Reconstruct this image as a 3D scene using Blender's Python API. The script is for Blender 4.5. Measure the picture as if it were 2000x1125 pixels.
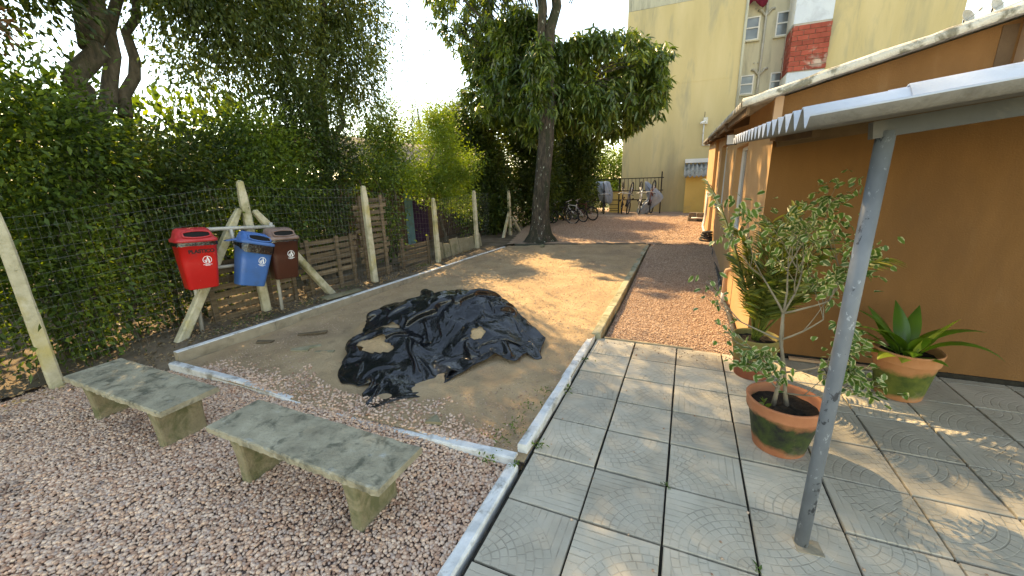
import bpy, math, random
import numpy as np
from mathutils import Vector, Matrix, Euler

for o in list(bpy.data.objects):
    bpy.data.objects.remove(o, do_unlink=True)
sc = bpy.context.scene
COL = sc.collection
random.seed(11)
rng = np.random.default_rng(11)
PI = math.pi
R = math.radians

# ------------------------------------------------------------------ camera, sky, sun, exposure
CAM_H = 2.081
YAW, PITCH, ROLL = 0.41836984, 0.2669814, -0.03271089
fw = Vector((-math.sin(YAW)*math.cos(PITCH), math.cos(YAW)*math.cos(PITCH), -math.sin(PITCH)))
rt0 = Vector((math.cos(YAW), math.sin(YAW), 0))
up0 = rt0.cross(fw)
rt = math.cos(ROLL)*rt0 + math.sin(ROLL)*up0
up = -math.sin(ROLL)*rt0 + math.cos(ROLL)*up0
cam = bpy.data.cameras.new('camera')
cam_ob = bpy.data.objects.new('camera', cam)
COL.objects.link(cam_ob)
cam.sensor_width = 36.0
cam.lens = 768.74/2000*36.0
cam.clip_start = 0.05
cam.clip_end = 800
mw = Matrix.Identity(4)
for i in range(3):
    mw[i][0] = rt[i]; mw[i][1] = up[i]; mw[i][2] = -fw[i]
mw[0][3], mw[1][3], mw[2][3] = 0, 0, CAM_H
cam_ob.matrix_world = mw
sc.camera = cam_ob

SUN_EL, SUN_AZ = R(41), R(-53)          # azimuth measured from +Y towards +X
world = bpy.data.worlds.new('World')
sc.world = world
world.use_nodes = True
wn = world.node_tree
wn.nodes.clear()
wo = wn.nodes.new('ShaderNodeOutputWorld')
wb = wn.nodes.new('ShaderNodeBackground')
sky = wn.nodes.new('ShaderNodeTexSky')
sky.sky_type = 'NISHITA'
sky.sun_disc = False
sky.sun_elevation = SUN_EL
sky.sun_rotation = SUN_AZ
sky.altitude = 20
sky.air_density = 1.0
sky.dust_density = 0.0
sky.ozone_density = 1.0
wb.inputs['Strength'].default_value = 0.15
wn.links.new(sky.outputs[0], wb.inputs[0])
wn.links.new(wb.outputs[0], wo.inputs[0])

sun = bpy.data.lights.new('sun', 'SUN')
sun.energy = 2.55
sun.angle = R(0.53)
sun.color = (1.0, 0.85, 0.62)
sun_ob = bpy.data.objects.new('sun', sun)
COL.objects.link(sun_ob)
sd = Vector((-math.sin(SUN_AZ)*math.cos(SUN_EL), -math.cos(SUN_AZ)*math.cos(SUN_EL), -math.sin(SUN_EL)))
sun_ob.rotation_euler = sd.to_track_quat('-Z', 'Y').to_euler()
sun_ob.location = (-20, 18, 25)

sc.view_settings.view_transform = 'Standard'
sc.view_settings.look = 'None'
sc.view_settings.exposure = 2.15
sc.view_settings.gamma = 1.0
sc.view_settings.use_curve_mapping = False
sc.view_settings.use_white_balance = True
sc.view_settings.white_balance_temperature = 10000
sc.render.resolution_x = 1024
sc.render.resolution_y = 576

# ------------------------------------------------------------------ node helpers
def node(nt, t, ins=None, **attrs):
    n = nt.nodes.new(t)
    for k, v in attrs.items():
        setattr(n, k, v)
    for k, v in (ins or {}).items():
        if isinstance(v, bpy.types.NodeSocket):
            nt.links.new(v, n.inputs[k])
        elif isinstance(v, bpy.types.Node):
            nt.links.new(v.outputs[0], n.inputs[k])
        else:
            n.inputs[k].default_value = v
    return n

def mth(nt, op, a, b=0.0, c=0.0):
    return node(nt, 'ShaderNodeMath', {0: a, 1: b, 2: c}, operation=op).outputs[0]

def c4(c):
    return (c[0], c[1], c[2], 1.0)

def ramp(nt, fac, cols):
    n = nt.nodes.new('ShaderNodeValToRGB')
    el = n.color_ramp.elements
    while len(el) < len(cols):
        el.new(0.5)
    for i, (p, c) in enumerate(cols):
        el[i].position = p
        el[i].color = c4(c)
    nt.links.new(fac, n.inputs[0])
    return n.outputs[0]

def mixc(nt, fac, a, b, mode='MIX'):
    n = nt.nodes.new('ShaderNodeMix')
    n.data_type = 'RGBA'
    n.blend_type = mode
    for idx, v in ((0, fac), (6, a), (7, b)):
        if isinstance(v, bpy.types.NodeSocket):
            nt.links.new(v, n.inputs[idx])
        else:
            n.inputs[idx].default_value = v if idx == 0 else c4(v)
    return n.outputs[2]

def newmat(name):
    m = bpy.data.materials.new(name)
    m.use_nodes = True
    nt = m.node_tree
    b = nt.nodes['Principled BSDF']
    return m, nt, b

def coords(nt, kind='world', stretch=None):
    if kind == 'world':
        s = nt.nodes.new('ShaderNodeNewGeometry').outputs['Position']
    elif kind == 'uv':
        s = nt.nodes.new('ShaderNodeTexCoord').outputs['UV']
    else:
        s = nt.nodes.new('ShaderNodeTexCoord').outputs['Object']
    if stretch:
        s = node(nt, 'ShaderNodeVectorMath', {0: s, 1: stretch}, operation='MULTIPLY').outputs[0]
    return s

def noise(nt, vec, scale, detail=4, rough=0.6, dist=0.0):
    return node(nt, 'ShaderNodeTexNoise', {'Vector': vec, 'Scale': scale, 'Detail': detail, 'Roughness': rough, 'Distortion': dist}).outputs[0]

def pm(name, cols, scale=4, rough=0.8, bump=0.3, bscale=60, bdist=0.004, metallic=0.0, stain=None, stain_scale=1.5, stain_lo=0.5, stain_hi=0.68,
       stretch=None, spec=0.3, kind='world', detail=6, rnd=0.0, stain2=None):
    """noise-coloured surface; stain = colour of blotches"""
    m, nt, b = newmat(name)
    v = coords(nt, kind, stretch)
    n = noise(nt, v, scale, detail)
    k = len(cols)
    col = ramp(nt, n, [(0.3 + 0.4*i/max(1, k-1), c) for i, c in enumerate(cols)])
    if stain:
        s = noise(nt, v, stain_scale, 6, 0.65, 0.4)
        f = node(nt, 'ShaderNodeMapRange', {0: s, 1: stain_lo, 2: stain_hi, 3: 0.0, 4: 0.9}).outputs[0]
        col = mixc(nt, f, col, stain)
    if stain2:
        v2 = node(nt, 'ShaderNodeVectorMath', {0: v, 1: (7.3, 3.1, 5.7)}, operation='ADD').outputs[0]
        s = noise(nt, v2, stain2[1], 5, 0.6)
        f = node(nt, 'ShaderNodeMapRange', {0: s, 1: stain2[2], 2: stain2[3], 3: 0.0, 4: 0.9}).outputs[0]
        col = mixc(nt, f, col, stain2[0])
    if rnd:
        oi = nt.nodes.new('ShaderNodeObjectInfo').outputs['Random']
        f = node(nt, 'ShaderNodeMapRange', {0: oi, 1: 0.0, 2: 1.0, 3: 1.0-rnd, 4: 1.0+rnd}).outputs[0]
        hs = node(nt, 'ShaderNodeHueSaturation', {'Value': f, 'Color': col})
        col = hs.outputs[0]
    nt.links.new(col, b.inputs['Base Color'])
    b.inputs['Roughness'].default_value = rough
    b.inputs['Metallic'].default_value = metallic
    b.inputs['Specular IOR Level'].default_value = spec
    if bump:
        bn = noise(nt, coords(nt, kind), bscale, 5, 0.6)
        bp = node(nt, 'ShaderNodeBump', {'Strength': bump, 'Distance': bdist, 'Height': bn})
        nt.links.new(bp.outputs[0], b.inputs['Normal'])
    return m

def leafmat(name, cols, transl=0.35, rough=0.45, tcol=None, spec=0.4):
    m, nt, b = newmat(name)
    g = nt.nodes.new('ShaderNodeNewGeometry')
    k = len(cols)
    col = ramp(nt, g.outputs['Random Per Island'], [(i/max(1, k-1), c) for i, c in enumerate(cols)])
    br_ = noise(nt, g.outputs['Position'], 1.1, 3, .6)
    col = mixc(nt, 1.0, col, ramp(nt, br_, [(.32, (.55, .62, .6)), (.5, (1, 1, 1)), (.68, (1.65, 1.45, 1.1))]), 'MULTIPLY')
    nt.links.new(col, b.inputs['Base Color'])
    b.inputs['Roughness'].default_value = rough
    b.inputs['Specular IOR Level'].default_value = spec
    tr = nt.nodes.new('ShaderNodeBsdfTranslucent')
    tc = mixc(nt, 1.0, col, tcol or (1.9, 1.75, 0.7), 'MULTIPLY')
    nt.links.new(tc, tr.inputs['Color'])
    mx = nt.nodes.new('ShaderNodeMixShader')
    mx.inputs[0].default_value = transl
    nt.links.new(b.outputs[0], mx.inputs[1])
    nt.links.new(tr.outputs[0], mx.inputs[2])
    nt.links.new(mx.outputs[0], nt.nodes['Material Output'].inputs[0])
    return m

def islandmat(name, cols, rough=0.85, spec=0.3, bump=0.2, bscale=150, patch=None):
    m, nt, b = newmat(name)
    g = nt.nodes.new('ShaderNodeNewGeometry')
    k = len(cols)
    col = ramp(nt, g.outputs['Random Per Island'], [(i/max(1, k-1), c) for i, c in enumerate(cols)])
    if patch:
        s = noise(nt, g.outputs['Position'], patch[1], 4, 0.6)
        f = node(nt, 'ShaderNodeMapRange', {0: s, 1: patch[2], 2: patch[3], 3: 0.0, 4: 0.8}).outputs[0]
        col = mixc(nt, f, col, patch[0], 'MULTIPLY')
    n2 = noise(nt, g.outputs['Position'], 90, 3)
    col = mixc(nt, 0.35, col, ramp(nt, n2, [(0.3, (0.5, 0.5, 0.5)), (0.7, (1.2, 1.2, 1.2))]), 'MULTIPLY')
    nt.links.new(col, b.inputs['Base Color'])
    b.inputs['Roughness'].default_value = rough
    b.inputs['Specular IOR Level'].default_value = spec
    return m

# ------------------------------------------------------------------ mesh helpers
def fast_mesh(name, V, F, uv=None, smooth=False):
    V = np.ascontiguousarray(V, dtype=np.float32)
    F = np.ascontiguousarray(F, dtype=np.int32)
    me = bpy.data.meshes.new(name)
    me.vertices.add(len(V))
    me.vertices.foreach_set('co', V.ravel())
    k = F.shape[1]
    me.loops.add(F.size)
    me.loops.foreach_set('vertex_index', F.ravel())
    me.polygons.add(len(F))
    me.polygons.foreach_set('loop_start', np.arange(0, F.size, k, dtype=np.int32))
    if uv is not None:
        l = me.uv_layers.new(name='UVMap')
        l.data.foreach_set('uv', np.ascontiguousarray(uv[F.ravel()], dtype=np.float32).ravel())
    me.update(calc_edges=True)
    if smooth:
        me.polygons.foreach_set('use_smooth', np.ones(len(F), dtype=bool))
    return me

class MB:
    def __init__(s):
        s.v = []; s.f = []
    def add(s, V, F):
        n = len(s.v)
        s.v.extend([tuple(p) for p in V])
        s.f.extend([tuple(i+n for i in f) for f in F])
        return s
    def hexa(s, P):
        return s.add(P, [(3, 2, 1, 0), (4, 5, 6, 7), (0, 1, 5, 4), (1, 2, 6, 5), (2, 3, 7, 6), (3, 0, 4, 7)])
    def box(s, c, d, rz=0.0, rot=None):
        hx, hy, hz = d[0]/2, d[1]/2, d[2]/2
        P = [Vector((x, y, z)) for z in (-hz, hz) for (x, y) in ((-hx, -hy), (hx, -hy), (hx, hy), (-hx, hy))]
        M = rot if rot is not None else Matrix.Rotation(rz, 3, 'Z')
        return s.hexa([M @ p + Vector(c) for p in P])
    def bar(s, a, b, w, h, roll=0.0, taper=1.0):
        """rectangular bar from a to b"""
        a, b = Vector(a), Vector(b)
        d = (b-a).normalized()
        u = d.cross(Vector((0, 0, 1)))
        if u.length < 1e-3:
            u = Vector((1, 0, 0))
        u.normalize()
        n = u.cross(d).normalized()
        if roll:
            q = Matrix.Rotation(roll, 3, d)
            u = q @ u; n = q @ n
        P = []
        for p, t in ((a, 1.0), (b, taper)):
            P += [p - u*w/2*t - n*h/2*t, p + u*w/2*t - n*h/2*t, p + u*w/2*t + n*h/2*t, p - u*w/2*t + n*h/2*t]
        return s.hexa(P)
    def tube(s, pts, rad, n=8, cap=True):
        pts = [Vector(p) for p in pts]
        if not hasattr(rad, '__len__'):
            rad = [rad]*len(pts)
        base = len(s.v)
        u = None
        for i, p in enumerate(pts):
            d = (pts[min(i+1, len(pts)-1)] - pts[max(i-1, 0)]).normalized()
            if u is None:
                u = d.cross(Vector((0.31, 0.17, 0.93)))
                if u.length < 1e-3:
                    u = d.cross(Vector((1, 0, 0)))
            u = (u - d*u.dot(d)).normalized()
            w = d.cross(u)
            for k in range(n):
                a = 2*PI*k/n
                s.v.append(tuple(p + (u*math.cos(a) + w*math.sin(a))*rad[i]))
        for i in range(len(pts)-1):
            for k in range(n):
                k2 = (k+1) % n
                s.f.append((base+i*n+k, base+i*n+k2, base+(i+1)*n+k2, base+(i+1)*n+k))
        if cap:
            s.f.append(tuple(base+k for k in reversed(range(n))))
            s.f.append(tuple(base+(len(pts)-1)*n+k for k in range(n)))
        return s
    def lathe(s, prof, n=32, c=(0, 0, 0), cap=True):
        base = len(s.v)
        for r, z in prof:
            for k in range(n):
                a = 2*PI*k/n
                s.v.append((c[0]+r*math.cos(a), c[1]+r*math.sin(a), c[2]+z))
        for i in range(len(prof)-1):
            for k in range(n):
                k2 = (k+1) % n
                s.f.append((base+i*n+k, base+i*n+k2, base+(i+1)*n+k2, base+(i+1)*n+k))
        if cap:
            s.f.append(tuple(base+k for k in reversed(range(n))))
            s.f.append(tuple(base+(len(prof)-1)*n+k for k in range(n)))
        return s
    def loft(s, rings, cap=True):
        base = len(s.v)
        n = len(rings[0])
        for r in rings:
            s.v.extend([tuple(p) for p in r])
        for i in range(len(rings)-1):
            for k in range(n):
                k2 = (k+1) % n
                s.f.append((base+i*n+k, base+i*n+k2, base+(i+1)*n+k2, base+(i+1)*n+k))
        if cap:
            s.f.append(tuple(base+k for k in reversed(range(n))))
            s.f.append(tuple(base+(len(rings)-1)*n+k for k in range(n)))
        return s
    def torus(s, c, axis, R0, r, n=28, m=6):
        base = len(s.v)
        ax = Vector(axis).normalized()
        u = ax.orthogonal().normalized(); w = ax.cross(u)
        c = Vector(c)
        for i in range(n):
            a = 2*PI*i/n
            d = u*math.cos(a) + w*math.sin(a)
            for j in range(m):
                b = 2*PI*j/m
                s.v.append(tuple(c + d*(R0 + r*math.cos(b)) + ax*r*math.sin(b)))
        for i in range(n):
            for j in range(m):
                s.f.append((base+i*m+j, base+((i+1) % n)*m+j, base+((i+1) % n)*m+(j+1) % m, base+i*m+(j+1) % m))
        return s
    def mesh(s, name, smooth=False):
        me = bpy.data.meshes.new(name)
        me.from_pydata(s.v, [], s.f)
        me.update()
        if smooth:
            me.polygons.foreach_set('use_smooth', np.ones(len(me.polygons), dtype=bool))
        return me
    def xf(s, M):
        s.v = [tuple(M @ Vector(p)) for p in s.v]
        return s

def link(name, data, mat=None, parent=None, local=True):
    o = bpy.data.objects.new(name, data)
    COL.objects.link(o)
    if mat is not None and data is not None and len(data.materials) == 0:
        data.materials.append(mat)
    if parent is not None:
        o.parent = parent
        if not local:
            o.matrix_parent_inverse = WI[parent.name]
    return o

WI = {}
def thing(name, label, cat, loc=(0, 0, 0), rz=0.0, group=None, rot=None):
    o = bpy.data.objects.new(name, None)
    COL.objects.link(o)
    o.empty_display_size = 0.1
    o.location = loc
    o.rotation_euler = rot if rot is not None else (0, 0, rz)
    o['label'] = label; o['category'] = cat
    if group:
        o['group'] = group
    e = o.rotation_euler
    WI[o.name] = (Matrix.Translation(Vector(loc)) @ e.to_matrix().to_4x4()).inverted()
    return o

def tag(o, label, cat, group=None, kind=None):
    o['label'] = label; o['category'] = cat
    if group:
        o['group'] = group
    if kind:
        o['kind'] = kind
    return o

def struct(name, data, mat):
    o = link(name, data, mat)
    o['kind'] = 'structure'
    return o

def wpart(root, name, mb, mat, smooth=False, bevel=0.0):
    """part authored in world coordinates"""
    o = link(name, mb.mesh(name, smooth), mat, root, local=False)
    if bevel:
        addbevel(o, bevel)
    return o

def lpart(root, name, mb, mat, smooth=False, bevel=0.0):
    o = link(name, mb.mesh(name, smooth), mat, root, local=True)
    if bevel:
        addbevel(o, bevel)
    return o

def addbevel(o, w, seg=2):
    m = o.modifiers.new('bevel', 'BEVEL')
    m.width = w; m.segments = seg; m.limit_method = 'ANGLE'; m.angle_limit = R(35)

def kids(o):
    return [c for c in COL.objects if c.parent == o]

def copy_tree(o, parent=None):
    c = o.copy()
    COL.objects.link(c)
    if parent is not None:
        c.parent = parent
    for ch in list(o.children):
        copy_tree(ch, c)
    return c

def hgrid(name, x0, x1, y0, y1, step, zf, mat, mask=None, kind='structure'):
    nx = int(round((x1-x0)/step))+1; ny = int(round((y1-y0)/step))+1
    X, Y = np.meshgrid(np.linspace(x0, x1, nx), np.linspace(y0, y1, ny))
    Z = zf(X, Y)
    V = np.stack([X.ravel(), Y.ravel(), Z.ravel()], 1)
    i = np.arange(ny-1)[:, None]*nx + np.arange(nx-1)[None, :]
    F = np.stack([i, i+1, i+nx+1, i+nx], -1).reshape(-1, 4)
    if mask is not None:
        cx = V[F].mean(1)
        F = F[mask(cx[:, 0], cx[:, 1])]
    me = fast_mesh(name, V, F, smooth=True)
    o = link(name, me, mat)
    o['kind'] = kind
    return o

def vnoise(X, Y, s, seed=0):
    """cheap smooth value noise"""
    r = np.random.default_rng(seed).random((64, 64))
    x = X*s + 1000.37; y = Y*s + 1000.71
    xi = np.floor(x).astype(int); yi = np.floor(y).astype(int)
    fx = x-xi; fy = y-yi
    fx = fx*fx*(3-2*fx); fy = fy*fy*(3-2*fy)
    a = r[xi % 64, yi % 64]; b = r[(xi+1) % 64, yi % 64]; c = r[xi % 64, (yi+1) % 64]; d = r[(xi+1) % 64, (yi+1) % 64]
    return (a*(1-fx)+b*fx)*(1-fy) + (c*(1-fx)+d*fx)*fy - 0.5

def sstep(x, a, b):
    t = np.clip((x-a)/(b-a), 0, 1)
    return t*t*(3-2*t)

# ------------------------------------------------------------------ foliage helpers
def unit(a):
    return a/np.maximum(1e-9, np.linalg.norm(a, axis=1, keepdims=True))

def leaf_arrays(P, D, L, W, fold=0.25, droop=0.0, r=rng, seg=1):
    """seg 1: folded diamond (2 tris); seg 2: pointed blade (8 tris)"""
    n = len(P)
    D = unit(D)
    rv = r.normal(size=(n, 3)); rv[:, 2] += 1.2
    S = unit(np.cross(D, rv))
    N = np.cross(S, D)
    N = np.where(N[:, 2:3] < 0, -N, N)
    L = np.broadcast_to(np.asarray(L, float), (n,))[:, None]; W = np.broadcast_to(np.asarray(W, float), (n,))[:, None]
    dz = np.zeros((n, 3)); dz[:, 2] = 1
    if seg == 1:
        mid = P + D*L*0.45 + N*fold*W
        V = np.stack([P, mid + S*W/2, P + D*L - dz*droop*L, mid - S*W/2], 1)
        F = np.array([[0, 2, 1], [0, 3, 2]])
        UV = np.array([[.5, 0], [0, .5], [.5, 1], [1, .5]])
    else:
        c1 = P + D*L*0.3 - dz*droop*L*0.1; c2 = P + D*L*0.65 - dz*droop*L*0.45
        V = np.stack([P, c1 + S*W*.45 + N*fold*W, c1, c1 - S*W*.45 + N*fold*W, c2 + S*W*.42 + N*fold*W*.8, c2, c2 - S*W*.42 + N*fold*W*.8, P + D*L - dz*droop*L], 1)
        F = np.array([[0, 2, 1], [0, 3, 2], [1, 2, 5], [1, 5, 4], [2, 3, 6], [2, 6, 5], [4, 5, 7], [5, 6, 7]])
        UV = np.array([[.5, 0], [0, .3], [.5, .3], [1, .3], [0, .65], [.5, .65], [1, .65], [.5, 1]])
    k = V.shape[1]
    FF = (F[None] + (np.arange(n)*k)[:, None, None]).reshape(-1, 3)
    return V.reshape(-1, 3), FF, np.tile(UV, (n, 1))

def sphere_pts(n, r=rng):
    d = unit(r.normal(size=(n, 3)))
    return d

def lobe_clumps(lobes, r=rng):
    """lobes: (cx,cy,cz, rx,ry,rz, nclumps) -> clump centres and outward directions"""
    C = []; O = []
    for (cx, cy, cz, rx, ry, rz, n) in lobes:
        d = sphere_pts(n, r)
        rad = r.random(n)**0.38
        p = d*rad[:, None]*np.array([rx, ry, rz]) + np.array([cx, cy, cz])
        C.append(p); O.append(d)
    return np.concatenate(C), np.concatenate(O)

def clump_leaves(C, O, per, rad, L, W, hang=0.2, out=0.5, r=rng, seg=1, droop=0.0, fold=0.25, squash=(1, 1, 1)):
    n = len(C)*per
    ctr = np.repeat(C, per, 0); o = np.repeat(O, per, 0)
    rr = np.repeat(rad*(0.6+0.8*r.random(len(C))), per)
    off = r.normal(size=(n, 3))*0.55*rr[:, None]*np.array(squash)
    P = ctr + off
    D = unit(off)*0.7 + o*out + r.normal(size=(n, 3))*0.45
    D[:, 2] -= hang
    Ls = L*(0.5+1.0*r.random(n)**1.4); Ws = W*(0.7+0.6*r.random(n))
    return leaf_arrays(P, D, Ls, Ws, fold, droop, r, seg)

def limb(mb, a, b, r0, r1, wob=0.12, n=6, sides=8, seed=0):
    rr = random.Random(seed)
    a, b = Vector(a), Vector(b)
    pts = []
    for i in range(n+1):
        t = i/n
        p = a.lerp(b, t)
        if 0 < i < n:
            p += Vector((rr.uniform(-wob, wob), rr.uniform(-wob, wob), rr.uniform(-wob, wob)*0.5))
        pts.append(p)
    mb.tube(pts, [r0 + (r1-r0)*i/n for i in range(n+1)], sides)
    return pts

# ------------------------------------------------------------------ materials
M = {}
M['soil'] = pm('soil', [(.10, .075, .05), (.17, .125, .085), (.22, .17, .12)], 3, .95, .8, 25, .02, stain=(.07, .06, .035), stain_scale=1.1)
M['far_ground'] = pm('far_ground', [(.07, .08, .03), (.12, .12, .05)], .5, .95, .5, 5, .05)
M['sand'] = pm('sand', [(.37, .25, .145), (.46, .315, .18), (.53, .375, .225)], 2.2, .95, 1.0, 45, .03, stain=(.30, .205, .13), stain_scale=.9, stain_lo=.5, stain_hi=.75,
               stain2=((.17, .115, .075), 2.6, .60, .78))
M['gravel_bed'] = pm('gravel_bed', [(.13, .09, .08), (.24, .17, .14), (.33, .24, .2)], 45, .95, 1.0, 55, .02)
M['path_gravel'] = pm('path_gravel', [(.27, .165, .115), (.42, .285, .20), (.54, .39, .285)], 38, .95, 1.0, 45, .02, stain=(.27, .17, .125), stain_scale=.7, stain_lo=.48, stain_hi=.7)
M['stone'] = islandmat('crushed_stone', [(.44, .24, .16), (.66, .41, .28), (.74, .49, .345), (.79, .57, .43), (.52, .37, .30)], patch=((.42, .42, .45), 2.3, .56, .74))
M['path_stone'] = islandmat('path_stone', [(.32, .195, .13), (.47, .315, .22), (.54, .375, .265), (.62, .46, .35)])
M['joint'] = pm('joint_dirt', [(.012, .011, .009), (.035, .03, .022)], 20, .98, .5, 60, .005, stain=(.04, .06, .015), stain_scale=3, stain_lo=.6, stain_hi=.7)
M['whitewash'] = pm('whitewashed_concrete', [(.50, .50, .48), (.66, .66, .64), (.74, .74, .73)], 9, .9, .8, 50, .006, stain=(.27, .25, .21), stain_scale=5, stain_lo=.54, stain_hi=.66)
M['kerb_conc'] = pm('kerb_concrete', [(.28, .23, .16), (.40, .33, .235)], 6, .95, .8, 40, .008, stain=(.15, .12, .08), stain_scale=2)
M['mossy_kerb'] = pm('mossy_kerb', [(.30, .28, .19), (.43, .40, .28)], 6, .95, .8, 40, .008, stain=(.13, .12, .055), stain_scale=3, stain_lo=.45, stain_hi=.65)
M['dark_kerb'] = pm('damp_board', [(.045, .05, .04), (.085, .085, .065)], 6, .9, .6, 30, .008)
M['post'] = pm('post_concrete', [(.36, .32, .21), (.48, .43, .30), (.55, .50, .37)], 7, .95, .9, 45, .008, stain=(.20, .19, .08), stain_scale=3.2, stain_lo=.5, stain_hi=.68, stain2=((.46, .37, .15), 1.7, .55, .7))
M['bench_top'] = pm('bench_granilite', [(.21, .18, .125), (.32, .28, .195), (.42, .37, .265)], 5,   .85, 1.0, 38, .010, stain=(.105, .10, .07), stain_scale=9, stain_lo=.5, stain_hi=.66, stain2=((.40, .39, .34), 9.0, .62, .74))
M['bench_leg'] = pm('bench_leg_concrete', [(.20, .165, .10), (.31, .26, .165)], 5, .95, 1.0, 35, .010, stain=(.11, .115, .055), stain_scale=5, stain_lo=.45, stain_hi=.62)
M['galv'] = pm('galvanised_pipe', [(.40, .38, .33), (.52, .50, .45)], 9, .6, .3, 60, .002, metallic=.25, stain=(.30, .20, .12), stain_scale=6, stain_lo=.6, stain_hi=.7)
M['wire'] = pm('fence_wire', [(.20, .20, .19), (.30, .30, .28)], 9, .6, 0, metallic=.4)
M['board'] = pm('weathered_board', [(.085, .058, .034), (.145, .102, .060), (.20, .148, .092)], 3, .9, .8, 60, .005, stain=(.07, .055, .038), stain_scale=2.5, stretch=(3, .6, 9), rnd=.3)
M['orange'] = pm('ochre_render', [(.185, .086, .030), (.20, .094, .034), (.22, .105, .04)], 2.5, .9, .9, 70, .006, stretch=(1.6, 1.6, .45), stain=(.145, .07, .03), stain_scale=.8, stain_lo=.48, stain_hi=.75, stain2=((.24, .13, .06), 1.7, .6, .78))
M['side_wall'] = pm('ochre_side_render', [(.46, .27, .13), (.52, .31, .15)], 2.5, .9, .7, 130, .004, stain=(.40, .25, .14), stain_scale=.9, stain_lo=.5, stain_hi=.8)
M['beige_paint'] = pm('beige_paint', [(.42, .26, .16), (.48, .31, .2)], 4, .8, .4, 60, .003)
M['yellow'] = pm('yellow_render', [(.47, .38, .20), (.52, .425, .23), (.56, .46, .26)], .8, .95, .5, 30, .01, stain=(.30, .28, .20), stain_scale=.9, stain_lo=.53, stain_hi=.74, stretch=(1.6, 1.6, .3), stain2=((.22, .22, .165), .42, .57, .80))
M['yellow_top'] = pm('grey_stained_render', [(.36, .35, .28), (.47, .45, .34)], 1.2, .95, .5, 30, .01, stain=(.2, .2, .17), stain_scale=1.6, stain_lo=.5, stain_hi=.72, stretch=(2.5, 2.5, .35))
M['annex'] = pm('annex_yellow', [(.62, .42, .13), (.68, .47, .16)], 1.5, .9, .4, 40, .006, stain=(.5, .36, .16), stain_scale=1.2)
M['recess_wall'] = pm('pale_cream_wall', [(.50, .47, .36), (.58, .55, .43)], 1.2, .95, .4, 30, .008, stain=(.36, .35, .28), stain_scale=1.5, stretch=(2, 2, .4))
M['plaster_blue'] = pm('rough_blue_plaster', [(.50, .56, .64), (.58, .64, .70)], 1.5, .95, .7, 16, .02, stain=(.42, .46, .52), stain_scale=1.4)
M['white_plaster'] = pm('white_plaster', [(.68, .68, .65), (.76, .76, .73)], 2, .95, .4, 20, .01)
M['brick'] = pm('hollow_block', [(.28, .06, .042), (.37, .085, .058)], 5, .95, .6, 30, .01, rnd=.2, stain=(.45, .36, .30), stain_scale=1.3, stain_lo=.56, stain_hi=.66)
M['mortar'] = pm('mortar', [(.36, .33, .30), (.44, .41, .37)], 5, .95, .4, 30, .01)
M['win_frame'] = pm('white_frame', [(.68, .68, .67), (.74, .74, .73)], 6, .5, 0)
M['alu'] = pm('aluminium_frame', [(.42, .41, .38), (.52, .51, .48)], 6, .45, 0, metallic=.5)
M['pvc'] = pm('grey_pvc', [(.40, .39, .35), (.48, .47, .43)], 4, .6, .1, 40, .002, stain=(.3, .28, .22), stain_scale=3)
M['white_pvc'] = pm('white_pvc', [(.52, .50, .46), (.60, .58, .54)], 6, .5, .1, 40, .002, stain=(.35, .3, .24), stain_scale=5)
M['fibre'] = pm('fibre_cement', [(.40, .45, .53), (.48, .53, .61)], 5, .7, .6, 120, .003, stain=(.29, .31, .33), stain_scale=3.5, stain_lo=.52, stain_hi=.75, stretch=(.5, 2, 2))
M['old_fibre'] = pm('old_fibre_cement', [(.30, .28, .24), (.42, .40, .35)], 6, .95, .8, 40, .008, stain=(.10, .095, .07), stain_scale=4, stain_lo=.5, stain_hi=.66)
M['rake'] = pm('lichened_edge', [(.46, .43, .36), (.60, .57, .49)], 7, .95, .9, 35, .015, stain=(.15, .14, .10), stain_scale=5, stain_lo=.52, stain_hi=.62)
M['wood_dark'] = pm('old_rafter', [(.10, .06, .035), (.17, .105, .06)], 4, .9, .5, 50, .004)
M['steel_beam'] = pm('grey_painted_beam', [(.055, .06, .067), (.085, .092, .10)], 4, .5, .2, 40, .003, stain=(.15, .14, .13), stain_scale=3)
M['red'] = pm('red_plastic', [(.50, .012, .012), (.58, .018, .016)], 3, .32, .15, 200, .0006, spec=.5, stain=(.40, .03, .03), stain_scale=6, stain_lo=.55, stain_hi=.72, stain2=((.55, .22, .20), 23, .68, .72))
M['red_lid'] = pm('faded_red_plastic', [(.45, .02, .025), (.52, .05, .05)], 5, .4, .15, 200, .0006, spec=.5)
M['blue'] = pm('blue_plastic', [(.03, .12, .34), (.045, .15, .40)], 3, .38, .15, 200, .0006, spec=.5, stain=(.05, .12, .27), stain_scale=5, stain_lo=.55, stain_hi=.72, stain2=((.25, .32, .42), 23, .68, .72))
M['brown'] = pm('brown_plastic', [(.050, .014, .008), (.075, .022, .012)], 3, .38, .15, 200, .0006, spec=.5, stain=(.10, .06, .04), stain_scale=7, stain_lo=.62, stain_hi=.75)
M['brown_lid'] = pm('faded_brown_plastic', [(.16, .09, .075), (.25, .17, .14)], 5, .45, .15, 200, .0006, spec=.5)
M['black_void'] = pm('painted_dark_inside', [(.006, .006, .006), (.01, .01, .01)], 4, .9, 0)
M['white_print'] = pm('white_print', [(.75, .75, .75), (.8, .8, .8)], 4, .6, 0)
M['black_print'] = pm('black_print', [(.015, .012, .012), (.02, .016, .016)], 4, .6, 0)
M['bark'] = pm('bark', [(.045, .038, .028), (.09, .072, .05), (.13, .105, .075)], 5, .95, 1.0, 30, .02, stain=(.045, .05, .025), stain_scale=2, stretch=(3, 3, .7))
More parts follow.
